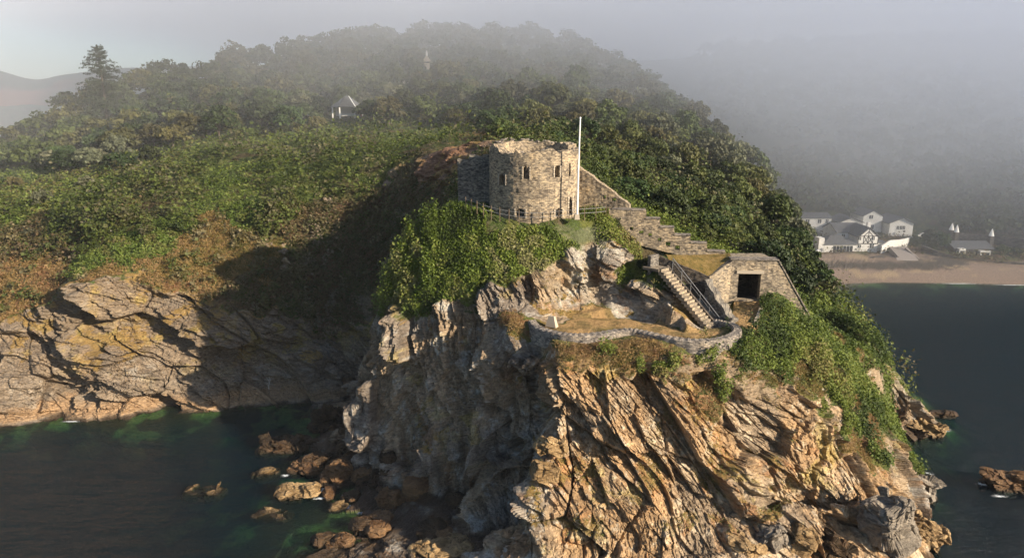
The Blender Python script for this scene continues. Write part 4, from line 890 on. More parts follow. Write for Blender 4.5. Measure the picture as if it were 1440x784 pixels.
def cover(name, mask, per, hmax, lumpsc, size, palette, label_kind='stuff', jit=.6, stretch=1., up=0., seed_=0, m=M_SCRUB, hmin=.05):
    idx = np.where(mask & inview & front)[0]; idx = np.repeat(idx, int(math.ceil(per))); idx = idx[RNG.random(len(idx)) < per / math.ceil(per)]
    P = V2[idx] + RNG.normal(size=(len(idx), 3)) * .12; ko = keepout(P, N2[idx][:, 2]); P = P[~ko]; idx = idx[~ko]
    lh, c = lumps(P, lumpsc, 400 + seed_); sc_ = np.clip(dist[idx] / 85, .9, 2.2)
    near = np.clip(1 - (P[:, 1] - 77) / 5, .12, 1) * (V2[idx, 0] > -22) * (V2[idx, 1] < 90) + 1.0 * ~((V2[idx, 0] > -22) & (V2[idx, 1] < 90)); near = np.where((V2[idx, 0] > -9) | (V2[idx, 1] > 90), near, 1.0); hh = (hmin + hmax * near * lh * np.where(RNG.random(len(P)) < .06, 1.5, RNG.uniform(.35, 1.05, len(P))) * np.clip((gw[idx] - .3) * 2, .2, 1)) * np.clip(sc_, 1, 1.5)
    P[:, 2] += hh * .85; P += N2[idx] * (hh * .5)[:, None]
    k = np.clip(c * .55 + RNG.random(len(P)) * .35 + fbm(P * .12 + seed_, 3, 300 + seed_) * .45, 0, .999) * (len(palette) - 1)
    pl = np.array(palette); i = k.astype(int); t = (k - i)[:, None]; col = pl[i] * (1 - t) + pl[i + 1] * t
    nn = N2[idx] * .6 + np.array([0, 0, .5]); v, q, cl = leaves(P, nn, size * sc_, col, jit, stretch, up)
    print(name, len(P)); tag(link(name, np_mesh(name, v, q, mats=[m], col=cl)), kind='stuff')
head = (V2[:, 1] < 100) & (V2[:, 0] > -22)
Gm = (KW[:, 1] > .45) & (gw > .4); Om = (KW[:, 2] > .4) & (gw > .4); Bm = (KW[:, 3] > .4) & (gw > .4)
bush = head & (V2[:, 0] < 7.5) & (V2[:, 1] > 76)
lowf = fbm(V2 * .055, 3, 991)
cover('hillside_grass', Gm & ~head & (V2[:, 1] < 215) & (V2[:, 0] < 60) & (lowf > -.12), 1.5, .45, .6, .24, [(.07, .10, .022), (.11, .16, .03), (.16, .19, .045), (.15, .12, .05)], seed_=12, stretch=.6)
cover('hillside_scrub', Gm & ~head & (V2[:, 1] < 215) & (V2[:, 0] < 60) & (lowf < .0 + vnoise(V2 * np.float32(.4), 5) * .3), 1.4, 2.4, .21, .27, [(.035, .052, .014), (.065, .085, .02), (.10, .13, .028), (.085, .078, .034), (.16, .15, .09)], seed_=1)
cover('brown_heath', Bm & ~head, .8, .8, .5, .22, [(.10, .07, .035), (.08, .085, .03), (.15, .10, .055), (.06, .07, .02), (.20, .16, .11)], seed_=2)
cover('headland_bushes', Gm & bush, 3, 1.5, .55, .20, [(.045, .065, .014), (.09, .13, .022), (.15, .20, .030), (.20, .21, .06), (.26, .24, .12)], seed_=3)
cover('ivy', Gm & head & ~bush, 2, 1.4, .38, .19, [(.040, .062, .014), (.075, .11, .02), (.13, .17, .028), (.17, .20, .04), (.20, .17, .06)], seed_=4)
cover('dry_grass', Om, 2, .35, 1.2, .20, [(.12, .11, .03), (.26, .17, .06), (.32, .22, .10), (.24, .12, .06)], jit=.7, stretch=.35, seed_=5)
sc2 = vnoise(V2 * np.float32(.45), 881) + vnoise(V2 * np.float32(1.6), 882) * .5
cover('gorse_clumps', (Om | Bm) & ~head & (sc2 > .30), 1.0, .9, .6, .24, [(.04, .055, .015), (.08, .10, .025), (.12, .10, .04), (.20, .17, .09)], seed_=9)
cover('ledge_grass', (rockw > .5) & (turf > .35) & (gw > .3) & head, .8, .25, 1.0, .15, [(.06, .09, .02), (.13, .14, .03), (.26, .17, .06)], stretch=.5, seed_=6)
# ---------------------------------------------------------------- boulders and foam
def boulder(name, x, y, z, size, rz, label, tint, group=None, sq=.85, sd_=0, rx=0, pw_=.55):
    bm = bmesh.new(); bmesh.ops.create_icosphere(bm, subdivisions=6 if name != 'shore_rock' else 4, radius=1); me0 = bpy.data.meshes.new('t'); bm.to_mesh(me0); bm.free()
    n = len(me0.vertices); P = np.zeros(n * 3, np.float32); me0.vertices.foreach_get('co', P); P = P.reshape(-1, 3); nrm = P.copy()
    F = np.zeros(len(me0.polygons) * 3, np.int32); me0.polygons.foreach_get('vertices', F); F = F.reshape(-1, 3); bpy.data.meshes.remove(me0)
    P = np.sign(P) * np.abs(P) ** pw_
    S = np.array(size, np.float32); W_ = P * S + sd_ * 11.3
    f1, f2, c, D = voronoi((W_ * np.array([.5, .5, .9])).astype(np.float32), 500 + sd_); h = (c - .5) * .9 + D[:, 0] * (c * 7 % 1 - .5) * 1.3 + D[:, 2] * .4 + D[:, 1] * (c * 13 % 1 - .5)
    f1, f2, c2, D = voronoi((W_ * np.array([1.4, 1.4, 2.6])).astype(np.float32), 510 + sd_); h += (c2 - .5) * .34 + D[:, 0] * .15 - sstep(.1, 0, f2 - f1) * .12; h += fbm(W_ * 1.2, 4, 520 + sd_) * .10
    P = P * S + nrm * (h * sq * min(1.4, S.min()))[:, None]
    co_, si = math.cos(rx), math.sin(rx); P = np.stack([P[:, 0] * co_ + P[:, 2] * si, P[:, 1], -P[:, 0] * si + P[:, 2] * co_], 1)
    t = np.clip(.5 + fbm(W_ * .8, 4, 530) * .9 + (c2 - .5) * .5, 0, 1)[:, None]; col = np.array(tint[0]) * (1 - t) + np.array(tint[1]) * t
    wz = P[:, 2] + z; wl = sstep(.45, .05, wz + vnoise(W_ * 1.3, 3) * .15)[:, None]; col = col * (1 - wl) + np.array([.03, .022, .012]) * wl
    o = link(name, np_mesh(name, P, None, F, mats=[MR], col=col.astype(np.float32))); o.location = (x, y, z); o.rotation_euler = (0, 0, rz); tag(o, label, 'rock', group); return o
TAN = ((.20, .13, .06), (.36, .25, .13)); WEED = ((.035, .024, .013), (.085, .052, .028)); GRY = ((.16, .14, .115), (.28, .24, .19)); RUST = ((.12, .065, .03), (.20, .12, .06))
for k, (px, py, z, sz, rz, lb, ti, rx) in enumerate([
    (421, 692, .1, (2.4, 1.5, .85), .2, 'sunlit ochre boulder standing alone in the green cove water', TAN, 0), (398, 628, .1, (3.4, 1.8, 1.1), .1, 'long dark weedy rock lying farthest out at the back of the cove', WEED, .05),
    (472, 668, .3, (1.7, 1.5, 1.5), .5, 'round brown boulder at the water edge right of the sunlit ochre boulder', RUST, 0), (432, 659, .1, (1.9, 1.3, 1.0), -.3, 'reddish boulder behind the sunlit ochre one', RUST, 0),
    (447, 650, .2, (1.5, 1.1, 1.0), .8, 'smaller dark boulder touching the reddish boulder', WEED, 0), (512, 668, .5, (1.8, 1.1, .9), .3, 'flat topped brown boulder at the foot of the shaded cliff', RUST, 0),
    (462, 594, .8, (2.2, 1.6, 1.9), .1, 'dark leaning boulder under the left edge of the castle crag', WEED, .3), (490, 612, .8, (1.8, 1.6, 1.4), .7, 'dark boulder wedged between the leaning boulder and the cliff', WEED, .2),
    (375, 662, -.45, (1.7, 1.2, .6), .3, 'mostly sunken yellowish rock just breaking the surface in the cove', TAN, 0), (288, 688, -.5, (2.4, 1.3, .7), 0, 'sunken green tinted rock farthest left in the cove', TAN, 0), (384, 722, -.45, (2.3, 1.2, .6), -.1, 'sunken pale rock below the sunlit ochre boulder', TAN, 0),
    (478, 712, 0, (1.2, .8, .5), .2, 'small ochre rock awash among white foam', TAN, 0), (560, 700, .8, (2.2, 1.2, .9), .2, 'long brown rock against the foot of the shaded cliff', RUST, 0),
    (620, 774, .8, (3.2, 2.0, .8), .3, 'low sunlit rust coloured slab at the bottom of the rock platform', TAN, 0), (1440, 684, .2, (4.4, 1.6, 1.1), -.35, 'long brown rock rising from the sea at the right edge', RUST, 0),
    (1318, 582, .2, (2.6, .8, .5), -.2, 'thin flat reef off the small promontory', WEED, 0), (1300, 604, .4, (2.6, 1.5, 1.3), -.4, 'brown rock ending the small promontory at the waterline', TAN, .2), (1290, 690, .6, (1.8, 1.6, 1.6), .4, 'rounded rock at the right foot of the headland', GRY, .3), (1294, 752, 1.0, (2.3, 1.8, 1.9), .2, 'rock block at the waterline lower right of the headland', TAN, .3)]):
    p = atz(px, py, max(z, 0)); boulder('boulder', p[0], p[1], z, sz, rz, lb, ti, sd_=k, rx=rx)
for k, (px, py, Y, sz, rz, lb, ti, rx) in enumerate([
    (1082, 762, 61.2, (1.5, 1.4, 1.9), .3, 'upright broken block leaning in the dark hollow', GRY, -.5), (1120, 768, 61.0, (1.1, 1.5, 2.4), -.3, 'tall slab standing at the mouth of the dark hollow', TAN, .35),
    (1048, 775, 60.2, (1.8, 1.5, 1.3), .7, 'squat block left of the dark hollow', TAN, .2), (1165, 775, 61.0, (1.8, 1.5, 1.6), .1, 'dark angular block right of the dark hollow', WEED, .6), (1250, 742, 62.6, (2.2, 1.8, 3.4), .5, 'huge pointed grey slab leaning at the right base of the cliff', GRY, -.45),
    (775, 628, 63.8, (1.4, 1.0, .8), .5, 'jutting yellow block on the sharp left edge of the sunlit spur', TAN, .5), (766, 662, 62.6, (1.3, 1.0, .8), .2, 'lowest jutting block on the left edge of the sunlit spur', TAN, .3)]):
    p = at(px, py, Y); boulder('rock_block', *p, sz, rz, lb, ti, sd_=40 + k, rx=rx, sq=.55, pw_=.38)
random.seed(21)
for k in range(34):                                          # loose rocks heaped along the foot of the crag
    px, py = random.choice([(470, 640, ), (500, 655), (530, 680), (580, 702), (450, 622), (485, 690), (640, 722), (560, 735), (610, 760), (480, 760), (520, 745)]); px += random.uniform(-26, 26); py += random.uniform(-11, 11); p = atz(px, py, .2); q = random.uniform(.45, 1.15)
    z = max(.05, float(ground(p[0], p[1])) + .1 * q); boulder('shore_rock', p[0], p[1], z, (q * random.uniform(1, 1.7), q, q * random.uniform(.5, .8)), random.uniform(0, 3), 'small dark rock in the heap at the foot of the shaded castle crag', random.choice([WEED, RUST, WEED]), 'loose rocks at the foot of the crag', sd_=60 + k)
fm = bpy.data.materials.new('sea foam'); fm.use_nodes = True; n_ = N(fm); n_.b.inputs['Base Color'].default_value = (.75, .8, .82, 1); n_.b.inputs['Roughness'].default_value = .7
a_ = n_.new('ShaderNodeAttribute', attribute_name='col'); ns_ = n_.noise(n_.scale(n_.pos(), (1.2, 2.4, 1)), 1.8, 6, .75, 1.2); al = n_.math('MULTIPLY', n_.math('SUBTRACT', n_.math('ADD', n_.math('MULTIPLY', a_.outputs['Fac'], .42), ns_), .72), 7.0); c_ = n_.new('ShaderNodeClamp'); n_.lk(al, c_.inputs[0]); n_.lk(c_.outputs[0], n_.b.inputs['Alpha'])
vv = []; ff = []; cc = []
for px, py, rx_, ry_ in [(458, 672, 1.0, 1.5), (452, 688, 1.4, .8), (440, 640, 2.2, .9), (485, 712, 2.6, .7), (520, 720, 2.6, .9), (535, 742, 2.4, .6), (515, 752, 1.5, .5), (100, 592, 2.4, .6), (400, 668, 1.2, .5), (1296, 612, 1.6, .7), (1303, 666, 1.6, .9), (1298, 712, 1.3, 1.2), (1405, 697, 1.6, .5), (1330, 604, 1.6, .8), (620, 716, 1.6, .4), (450, 700, 1.6, .5), (590, 706, 1.6, .4), (1382, 680, 1.6, .8), (1200, 394.5, 7, .6), (1270, 396.5, 12, .6), (1350, 398.5, 12, .6), (1425, 400.5, 10, .6)]:
    p = atz(px, py, .03); b = len(vv); vv.append(p); cc.append((1, 1, 1))
    for q in range(20): a = q * math.pi / 10; vv.append((p[0] + rx_ * math.cos(a), p[1] + ry_ * math.sin(a) * 1.3, .03)); cc.append((0, 0, 0))
    for q in range(20): ff.append((b, b + 1 + q, b + 1 + (q + 1) % 20))
tag(link('foam', np_mesh('foam', vv, None, ff, mats=[fm], col=np.array(cc, np.float32))), kind='stuff')

# ---------------------------------------------------------------- conifer, bushes one can tell apart, dead wood
CX, CY_, CZ = at(137, 66, 196); cz0 = float(ground(CX, CY_)); ch = CZ - cz0
pp = []; nn_ = []; tb = MB(); tb.tube([(0, 0, -1), (.1, 0, ch * .5), (0, .1, ch)], .45, 8, .05)
for k in range(150):
    t = (k + .5) / 150; z = ch * (.12 + .88 * t); L_ = (1 - t) ** .5 * 7.4 * random.uniform(.45, 1.2) + .35; a = random.uniform(0, 6.283); dx, dy = math.cos(a), math.sin(a)
    m_ = int(30 + 95 * L_ / 5); s_ = RNG.random(m_) ** .8; r_ = s_ * L_; w2 = (RNG.random(m_) - .5) * L_ * .42 * np.sin(np.clip(s_, .1, 1) * 2.7)
    zz = z + .55 * r_ * .35 - .045 * r_ ** 2 + RNG.normal(size=m_) * .16 + .30 * s_
    pp.append(np.stack([dx * r_ - dy * w2, dy * r_ + dx * w2, zz], 1)); nn_.append(np.tile([dx * .3, dy * .3, 1.0], (m_, 1)))
    if k % 5 == 0: tb.tube([(0, 0, z), (dx * L_ * .85, dy * L_ * .85, z + .12 * L_)], .07, 4, .02)
pp = np.concatenate(pp); nn_ = np.concatenate(nn_); u = RNG.random(len(pp))[:, None]; cl = np.array([.022, .036, .016]) * (1 - u) + np.array([.05, .068, .032]) * u
v, q, c = leaves(pp, nn_, .42, cl, .5, .5); con = empty('conifer_tree', (CX, CY_, cz0), 0, 'tall dark conifer with a pointed top standing above the left skyline', 'tree'); link('crown', np_mesh('crown', v, q, mats=[M_SCRUB], col=c), con); tb.build('trunk', M_BARK, con)
BUSHZ = [(-60, 300, 600), ]
nb_ = 0
for px, py, s_, kd in [(30, 215, 1.2, 'd'), (75, 238, 1.1, 'g'), (20, 262, .9, 'o'), (120, 262, .9, 'g'), (60, 285, .8, 'g'), (170, 238, 1.2, 'd'), (150, 210, 1.3, 'd'), (215, 225, 1.1, 'm'), (250, 170, 1.5, 'o'), (285, 195, 1.2, 'g'), (335, 195, .9, 'm'), (350, 160, 1.3, 'o'), (380, 190, .8, 'g'), (150, 300, .6, 'g'), (100, 310, .7, 'g'), (40, 330, .55, 'g'), (190, 290, .6, 'o'),
                       (230, 262, .6, 'm'), (280, 240, .6, 'o'), (420, 185, .9, 'o'), (300, 215, .7, 'm'), (-40, 240, 1.2, 'd'), (5, 300, .7, 'g'), (455, 205, .6, 'g'), (540, 175, .9, 'm'), (575, 190, .7, 'o'), (640, 165, .8, 'm'), (700, 160, .8, 'o')]:
    h = hit(px, py)
    if not h: continue
    side = 'left' if px < 200 else 'middle'
    tree('shrub', kd, h[0], h[1], s_ * .8, {'d': 'dark bushy shrub low on the left part of the slope', 'g': 'grey green shrub on the open slope above the cove', 'o': 'olive shrub at the lower edge of the hill wood', 'm': 'mid green shrub on the open slope below the shelter hut'}[kd], 'shrub', {'d': 'dark shrubs on the left slope', 'g': 'grey green shrubs on the slope', 'o': 'olive shrubs under the wood', 'm': 'green shrubs below the hut'}[kd], -1.2)
for px, py, s_, lb in [(1092, 468, .5, 'dense green bush spilling over the foot of the blockhouse wing wall'), (1080, 495, .5, 'round bush right of the terrace parapet end'), (1125, 492, .42, 'low green bush at the outer corner of the sloping end of the blockhouse'), (868, 308, .42, 'small dark bush on the platform right of the flagpole'), (668, 282, .6, 'dark bush in front of the curtain wall left of the tower'), (650, 276, .5, 'dark green bush at the far left end of the platform fence'), (905, 372, .42, 'yellowish bush beside the top of the stone stairs')]:
    h = hit(px, py); tree('bush', 'r', h[0], h[1], s_, lb, 'bush', None, -.9)
def deadtree(px, py, s_, lb, sd_):
    h = hit(px, py); random.seed(sd_); m = MB()
    def br(p, d, L_, r, n):
        e = p + d * L_; m.tube([p, p.lerp(e, .5) + Vector((random.uniform(-.1, .1), 0, .05)) * L_, e], r, 5, r * .5, False)
        if n: 
            for _ in range(random.choice((2, 3))): br(e if random.random() < .6 else p.lerp(e, .6), (d + Vector((random.uniform(-.8, .8), random.uniform(-.6, .6), random.uniform(-.2, .5)))).normalized(), L_ * random.uniform(.5, .8), r * .55, n - 1)
    br(Vector((0, 0, -.2)), Vector((.15, 0, 1)).normalized(), s_, s_ * .06, 3); e_ = empty('dead_tree', h, 0, lb, 'dead tree'); m.build('branches', M_DEAD, e_)
deadtree(568, 140, 2.6, 'forked bleached dead tree in the wood right of the shelter hut', 5); deadtree(155, 328, 1.3, 'bleached dead trunk standing in scrub above the cove cliff', 6); deadtree(378, 545, 1.0, 'small bleached driftwood branch on the shaded cove wall', 8); deadtree(128, 316, 1.0, 'grey leafless shrub skeleton left of the bleached trunk', 9)

# ---------------------------------------------------------------- shelter hut and pinnacle on the hill
M_SLATE = mat('slate', (.085, .09, .10), .7); n_ = N(M_SLATE); n_.base(n_.ramp(n_.noise(n_.scale(n_.pos(), (1, 1, 3)), 2.0, 5, .7), [(.3, (.06, .065, .07)), (.7, (.13, .135, .145))]))
M_RENDER = mat('white rendered wall', (.72, .71, .68), .9); n_ = N(M_RENDER); n_.base(n_.ramp(n_.noise(n_.pos(), .6, 5, .65), [(.3, (.58, .57, .54)), (.65, (.74, .73, .70))]))
M_GREYWALL = mat('aged plaster', (.42, .41, .39))
M_BRICKRED = mat('reddish wall', (.30, .13, .09)); M_TIMBER = mat('black timber', (.03, .028, .026)); M_DARKSTONE = stone_mat('dark harbour stone', (.11, .10, .09), (.075, .07, .065), (.17, .155, .14)); M_CONC = mat('worn concrete', (.26, .23, .21))
hx, hy, hz = at(489, 163, 186); s_ = 1.0; hut = empty('shelter_hut', (hx, hy, hz), .2, 'small open shelter hut with a pointed slate roof among the hillside trees', 'hut')
RH, EH, AH = 4.1, 2.3, 4.9
rfm = MB(); ring = [Vector((RH * math.cos(k * math.pi / 3), RH * .8 * math.sin(k * math.pi / 3), EH)) for k in range(6)]; top_ = [Vector((-.5, 0, AH)), Vector((.5, 0, AH))]
for k in range(6): a, b = ring[k], ring[(k + 1) % 6]; t_ = top_[1] if (a.x + b.x) > 0 else top_[0]; rfm.poly([a, b, t_], (0, 0, -.18))
rfm.poly([ring[4], ring[5], top_[1], top_[0]], (0, 0, -.18)); rfm.poly([ring[1], ring[2], top_[0], top_[1]], (0, 0, -.18)); rfm.build('roof', M_SLATE, hut)
hp_ = MB(); hp_.tube([ring[5], top_[1]], .10, 5); hp_.build('ridge_capping', M_WHITE, hut); MB().tube([(0, 0, AH), (0, 0, AH + .6)], .12, 6, .03).build('finial', M_SLATE, hut)
for k in (3, 4, 5, 0): p = ring[k] * .9; MB().box((p.x, p.y, EH / 2 - .3), (.32, .32, EH + .5)).build('post', M_RENDER, hut)
MB().box((0, 1.6, 1.2), (6.0, .3, 2.6)).build('back_wall', M_GREYWALL, hut); MB().box((3.4, -.2, 1.2), (.3, 3.0, 3.0)).build('side_wall', M_BRICKRED, hut); MB().box((0, -2.6, .4), (3.8, .15, .5)).build('railing', M_GREYWALL, hut)
px_, py_, pz_ = at(600, 89, 228); spi = empty('stone_pinnacle', (px_, py_, pz_), 0, 'little pale stone gabled pinnacle with a finial poking out of the hilltop trees', 'monument')
spi.scale = (.75, .75, .75); MB().box((.1, 0, -2.5), (2.0, 2.0, 5.0)).build('base', M_COPE, spi); m_ = MB(); m_.poly([(-1.9, -1.4, .6), (1.9, -1.4, .6), (.1, -1.4, 3.0)], (0, 2.8, 0)); m_.build('gable_roof', M_COPE, spi); MB().box((.1, 0, 3.6), (.75, .75, 1.5)).tube([(.1, 0, 4.3), (.1, 0, 5.0)], .35, 6, .05).build('finial', M_RENDER, spi)

# ---------------------------------------------------------------- village round the beach
def house(name, px0, px1, pyb, pye, pyr, Y, D, label, gable=False, m=None, roof=None, wins=(), doors=(), chim=(), sink=2.5, hip=0.0, over=.25, extra=None):
    "front wall between two pixel columns; pyb ground, pye eaves, pyr ridge; gable faces the viewer or the ridge runs across"
    m = m or M_RENDER; roof = roof or M_SLATE; x0 = at(px0, pyb, Y)[0]; x1 = at(px1, pyb, Y)[0]; zb = at(px0, pyb, Y)[2]; ze = at(px0, pye, Y)[2]; zr = at(px0, pyr, Y + (0 if gable else D / 2))[2]
    cx = (x0 + x1) / 2; w_ = x1 - x0; e_ = empty(name, (cx, Y, zb), 0, label, 'house'); he, hr_ = ze - zb, zr - zb
    b = MB(); b.box((0, D / 2, (he - sink) / 2), (w_, D, he + sink))
    if gable: b.poly([(-w_ / 2, .003, he), (w_ / 2, .003, he), (0, .003, hr_)], (0, D - .006, 0))
    elif not hip: b.poly([(-w_ / 2 + .003, 0, he), (-w_ / 2 + .003, D, he), (-w_ / 2 + .003, D / 2, hr_)], (w_ - .006, 0, 0))
    b.build('wall', m, e_, True); r = MB(); o = over
    if gable:
        for sg in (-1, 1): r.poly([(0, -o, hr_ + .02), (0, D + o, hr_ + .02), (sg * (w_ / 2 + o), D + o, he - .05), (sg * (w_ / 2 + o), -o, he - .05)], (0, 0, .22))
    else:
        hx_ = hip * D / 2
        for sg in (0, 1):
            y_ = -o if sg == 0 else D + o; r.poly([(-w_ / 2 - o, y_, he), (w_ / 2 + o, y_, he), (w_ / 2 + o - hx_, D / 2, hr_), (-w_ / 2 - o + hx_, D / 2, hr_)], (0, 0, .18))
        if hip:
            for sg in (-1, 1): r.poly([(sg * (w_ / 2 + o), -o, he), (sg * (w_ / 2 + o), D + o, he), (sg * (w_ / 2 + o - hx_), D / 2, hr_)], (0, 0, .18))
    rr = r.build('roof', roof, e_)
    for (wx, wy, ww, wh) in wins:
        p = at(wx, wy, Y); k = Y / 970; MB().box((p[0] - cx, -.03, p[2] - zb), (ww * k, .12, wh * k)).build('window', M_GLASS, e_)
        f_ = MB(); f_.box((p[0] - cx, -.08, p[2] - zb), (.08, .08, wh * k)).box((p[0] - cx, -.06, p[2] - zb - wh * k / 2 - .07), (ww * k + .2, .2, .12)); f_.build('window_frame', M_WHITE, e_)
    for (wx, wy, ww, wh) in doors: p = at(wx, wy, Y); k = Y / 970; MB().box((p[0] - cx, -.03, p[2] - zb), (ww * k, .12, wh * k)).build('door', M_TIMBER, e_)
    for (wx, wy0, wy1) in chim: p = at(wx, wy0, Y + D * .4); q_ = at(wx, wy1, Y + D * .4); MB().box((p[0] - cx, D * .4, (p[2] + q_[2]) / 2 - zb), (1.0, .8, abs(p[2] - q_[2]))).build('chimney', m, e_)
    if extra: extra(e_, cx, zb, Y, he, hr_, w_)
    return e_
house('long_white_house', 1112, 1168, 323, 307, 299, 226, 8, 'long low white house with a grey roof at the left of the village', wins=[(1124, 311, 4, 5), (1135.5, 312, 5, 7), (1152.5, 311, 4.5, 5), (1163, 311, 3.5, 5)])
house('white_lodge', 1111, 1129, 328, 320, 316, 222, 5, 'tiny white house with a dark roof in front of the long low white one', wins=[(1117, 323, 3, 3)])
def timbers(e_, cx, zb, Y, he, hr_, w_):
    m = MB(); y = -.05; z0 = he - 1.2; z1 = he + .3
    def bar(a, b, t=.17):
        a = Vector((a[0], y, a[1])); b = Vector((b[0], y, b[1])); d = b - a; nrm = Vector((-d.z, 0, d.x)).normalized() * t / 2; m.poly([a + nrm, b + nrm, b - nrm, a - nrm], (0, .06, 0))
    h2 = w_ / 2; bar((-h2, z0 - .8), (h2, z0 - .8), .25); bar((-h2, z1), (h2, z1)); bar((-h2, he), (0, hr_), .25); bar((h2, he), (0, hr_), .25)
    for x in (-h2 + .1, -h2 * .45, h2 * .45, h2 - .1, 0): bar((x, z0 - .8), (x, z1))
    bar((-h2 * .45, z0 - .7), (0, z1)); bar((h2 * .45, z0 - .7), (0, z1)); bar((-h2 * .45, z1), (0, hr_ - 1.0)); bar((h2 * .45, z1), (0, hr_ - 1.0)); bar((0, z1), (0, hr_)); bar((-h2 * .45, z1), (0, z0 - .7)); bar((h2 * .45, z1), (0, z0 - .7))
    m.build('timber_framing', M_TIMBER, e_)
house('half_timbered_house', 1204.5, 1233, 355.5, 333, 320.5, 206, 9, 'white house with black timber framing in its gable, near the beach', gable=True, wins=[(1208.5, 346, 4, 4.5), (1226, 345.5, 5, 6), (1209, 335, 3.5, 5), (1228, 335, 3.5, 5)], chim=[(1220.5, 324, 312.5)], extra=timbers)
def wing(e_, cx, zb, Y, he, hr_, w_):
    for k in range(6): p = at(1173.5 + k * 4.7, 350, Y); MB().box((p[0] - cx, -.02, p[2] - zb), (.78, .12, 1.95)).build('window', M_GLASS, e_)
    p = at(1155, 345, Y); MB().box((p[0] - cx, 1.5, p[2] - zb - .5), (1.6, 3.0, 5.4)).build('gable_wall', M_RENDER, e_)
house('white_beach_pavilion', 1158, 1204, 356, 344, 331, 205.6, 8, 'single storey white building with a hipped slate roof and row of tall windows', hip=.9, extra=wing)
house('white_annex', 1234, 1243, 352, 341, 338, 207, 5, 'narrow white annex against the right side of the half timbered house')
house('tall_white_house', 1211.5, 1238.5, 328, 304, 296.5, 228, 9, 'tall white gabled house standing highest in the middle of the village', gable=True, wins=[(1225, 305, 5, 5), (1226, 319, 4.5, 6)])
house('grey_roofed_house', 1238.5, 1256, 328, 311, 302, 231, 8, 'grey roofed house joining the two white gabled houses', m=M_DARKSTONE, wins=[(1247, 317, 4, 5)])
house('low_gabled_house', 1250, 1283, 327, 314, 306, 224, 9, 'white house with a broad low gable at the right of the upper row', gable=True, over=.9, wins=[(1262.5, 320, 3, 5), (1267, 320, 3, 5), (1271, 320, 3, 5)])
house('small_gabled_house', 1180, 1211, 322, 313, 306, 222, 8, 'small white gabled house left of the tall white house', gable=True, over=.6)
house('slate_roofed_house', 1176, 1213, 336, 327, 313.5, 212, 10, 'house almost all dark slate roof behind the single storey beach building', wins=[(1186, 331, 4, 4)])
house('stone_lodge', 1340, 1394, 366, 350, 339, 208, 8, 'dark stone lodge with two white window bays at the right end of the beach', m=M_DARKSTONE, wins=[(1363, 357, 5, 6)], sink=4)
for k, (a, b, py0, py1) in enumerate([(1345.5, 1354, 349, 362), (1375, 1389.5, 352, 364)]):
    e_ = [o for o in bpy.data.objects if o.name == 'stone_lodge'][0]; p = at((a + b) / 2, py1, 207.4); q_ = at(a, py0, 207.4); w_ = (b - a) * .215; h_ = q_[2] - p[2]
    bay = MB().box((p[0] - e_.location.x, -.7, p[2] + h_ / 2 - e_.location.z), (w_, 1.4, h_)).build('bay', M_RENDER, e_); MB().box((p[0] - e_.location.x, -1.42, p[2] + h_ * .55 - e_.location.z), (w_ * .7, .06, h_ * .5)).build('window', M_GLASS, bay)
for k, (px, p0, p1, Y) in enumerate([(1338, 323, 313.5, 216), (1345, 326, 316, 214), (1394, 331.5, 321.5, 212)]):
    a = at(px, p0, Y); b = at(px, p1, Y); e_ = empty('conical_finial', (a[0], a[1], a[2]), 0, ['leftmost white cone capping a stone gate pillar above the lodge', 'middle white cone capping a stone gate pillar above the lodge', 'white cone standing apart at the right on the garden wall'][k], 'finial', 'white conical finials')
    MB().tube([(0, 0, 0), (0, 0, (b[2] - a[2]) * .55), (0, 0, b[2] - a[2])], .75, 10, .08).build('cone', M_WHITE, e_); MB().box((0, 0, -2), (1.3, 1.3, 4)).build('pillar', M_DARKSTONE, e_, True)
def ribbon_wall(name, pts, h_, th_, m, label, cat='wall', sink=2.0):
    b = MB(); P = [Vector(at(*q)) for q in pts]
    for a, c in zip(P[:-1], P[1:]):
        d = c - a; d.z = 0; d.normalize(); nr = Vector((-d.y, d.x, 0)) * th_; b.poly([(a.x, a.y, a.z - sink), (c.x, c.y, c.z - sink), (c.x, c.y, c.z + h_), (a.x, a.y, a.z + h_)], nr)
    o = b.build(name, m, None, True); tag(o, label, cat); return o
ribbon_wall('white_wall', [(1240, 350, 204), (1247, 345, 206), (1252, 342, 207), (1266, 341, 210), (1280, 338, 214), (1291, 335, 218), (1299, 331, 222)], .9, .4, M_RENDER, 'curving white wall climbing from the half timbered house up the lane')
ribbon_wall('garden_wall', [(1338, 332, 217), (1370, 332, 215), (1394, 335, 213), (1440, 340, 208), (1500, 348, 205)], .8, .6, M_DARKSTONE, 'long dark garden wall behind the stone lodge')
ribbon_wall('harbour_wall', [(1296, 350, 207), (1318, 358, 204), (1345, 366, 202), (1390, 372, 200), (1440, 374, 199), (1520, 378, 198)], 1.0, 1.0, M_DARKSTONE, 'dark stone harbour wall along the right half of the beach', sink=4)
ribbon_wall('field_wall', [(1122, 346, 212), (1150, 346, 211)], 1.6, .6, M_DARKSTONE, 'brown stone wall left of the white beach building', sink=1.5)
ribbon_wall('rubble_sea_wall', [(1148, 364, 200), (1180, 366, 199), (1220, 366, 198.5), (1246, 362, 199.5)], .6, 1.2, M_DARKSTONE, 'rough rubble wall at the back of the left half of the beach', sink=3)
ribbon_wall('ramp_wall', [(1250, 349, 205), (1262, 362, 199)], .5, .4, M_CONC, 'straight low concrete wall down the left side of the slipway', sink=1)
ribbon_wall('slipway_wall', [(1272, 350, 205), (1292, 366, 199)], .5, .4, M_CONC, 'straight low concrete wall down the right side of the slipway', sink=1)
sl_ = MB(); sl_.poly([at(1252, 347, 207), at(1276, 347, 207), at(1292, 366, 197), at(1262, 366, 197)], (0, 0, -.6)); tag(sl_.build('slipway', M_CONC), kind='structure')
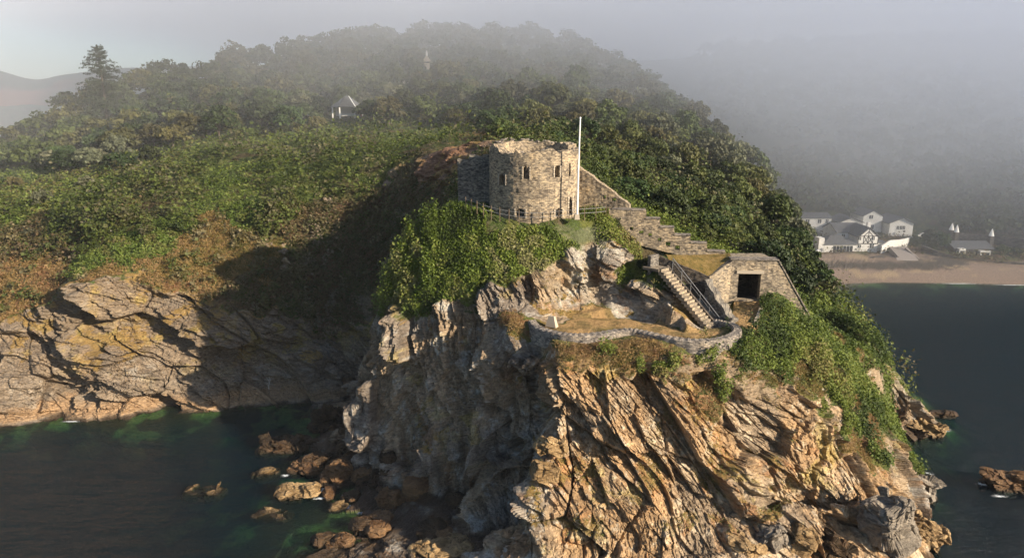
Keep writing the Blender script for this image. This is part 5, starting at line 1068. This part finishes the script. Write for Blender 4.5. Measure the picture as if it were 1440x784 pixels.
cx_, cy2, cz_ = at(1142, 356, 203); car = empty('parked_car', (cx_, cy2, cz_), .05, 'white car parked by the brown wall at the left of the village', 'car')
b = MB(); b.box((0, 0, .65), (4.2, 1.75, .6)).build('body', M_WHITE, car); MB().box((-.1, 0, 1.2), (2.5, 1.6, .55), 0, .8).build('cabin', M_GLASS, car)
for x in (-1.3, 1.3):
    for y_ in (-.85, .85): MB().tube([(x, y_ - .1, .34), (x, y_ + .1, .34)], .34, 12).build('wheel', M_TIMBER, car)
for px, py, s_, lb in [(1150, 328, .9, 'round bush in front of the long low white house'), (1163, 334, .8, 'round bush left of the slate roofed house'), (1140, 334, .9, 'round bush above the brown wall'), (1176, 340, .6, 'bush behind the hipped slate roof'), (1307, 336, 1.1, 'dark tree right of the top of the curving white wall'), (1322, 330, 1.1, 'dark tree left of the two white cones'), (1290, 322, 1.0, 'tree right of the broad low gable'), (1245, 346, .5, 'bush right of the narrow white annex'), (1310, 350, .8, 'bush behind the harbour wall'), (1410, 350, .8, 'dark bush right of the stone lodge'), (1430, 344, .9, 'dark tree on the garden wall at the right edge')]:
    p = at(px, py, 214 if py < 340 else 208); tree('village_bush', 'd', p[0], p[1], s_ * .8, lb, 'bush', None, -1)
# ---- far headland beyond the left slope
fy = []; fq = []; col_ = []; nu, nv = 90, 40
prof_ = [(-300, 190), (-150, 150), (0, 98), (22, 106), (40, 112), (110, 104), (150, 96), (220, 95), (300, 92), (420, 96), (560, 120)]
for i in range(nu + 1):
    px = -300 + 860 * i / nu; py = np.interp(px, [a for a, b in prof_], [b for a, b in prof_]); top_z = at(px, py, 520)[2]
    for j in range(nv + 1):
        t = j / nv; x, y_, _ = at(px, py, 520 - 110 * t); z = top_z * (1 - t ** 1.6) - 2 * t; p = np.array([[x, y_, z]]); fy.append((x, y_ + float(fbm(p * .03, 3, 5)[0]) * 10, z + float(fbm(p * .03, 4, 6)[0]) * 4 * math.sin(math.pi * t)))
        r_ = math.exp(-((px - 20) / 75) ** 2) * math.exp(-((t - .45 + (px - 20) * .002) / .2) ** 2) + float(fbm(p * .05, 3, 9)[0]) * .25; r_ = min(1, max(0, r_ * 1.6 - .3)); col_.append([.07 + .28 * r_, .085 + .05 * r_, .035 + .03 * r_])
for i in range(nu):
    for j in range(nv): a = i * (nv + 1) + j; fq.append((a, a + 1, a + nv + 2, a + nv + 1))
tag(link('far_headland', np_mesh('far_headland', fy, fq, mats=[MG], smooth=True, col=np.array(col_, np.float32))), kind='structure')
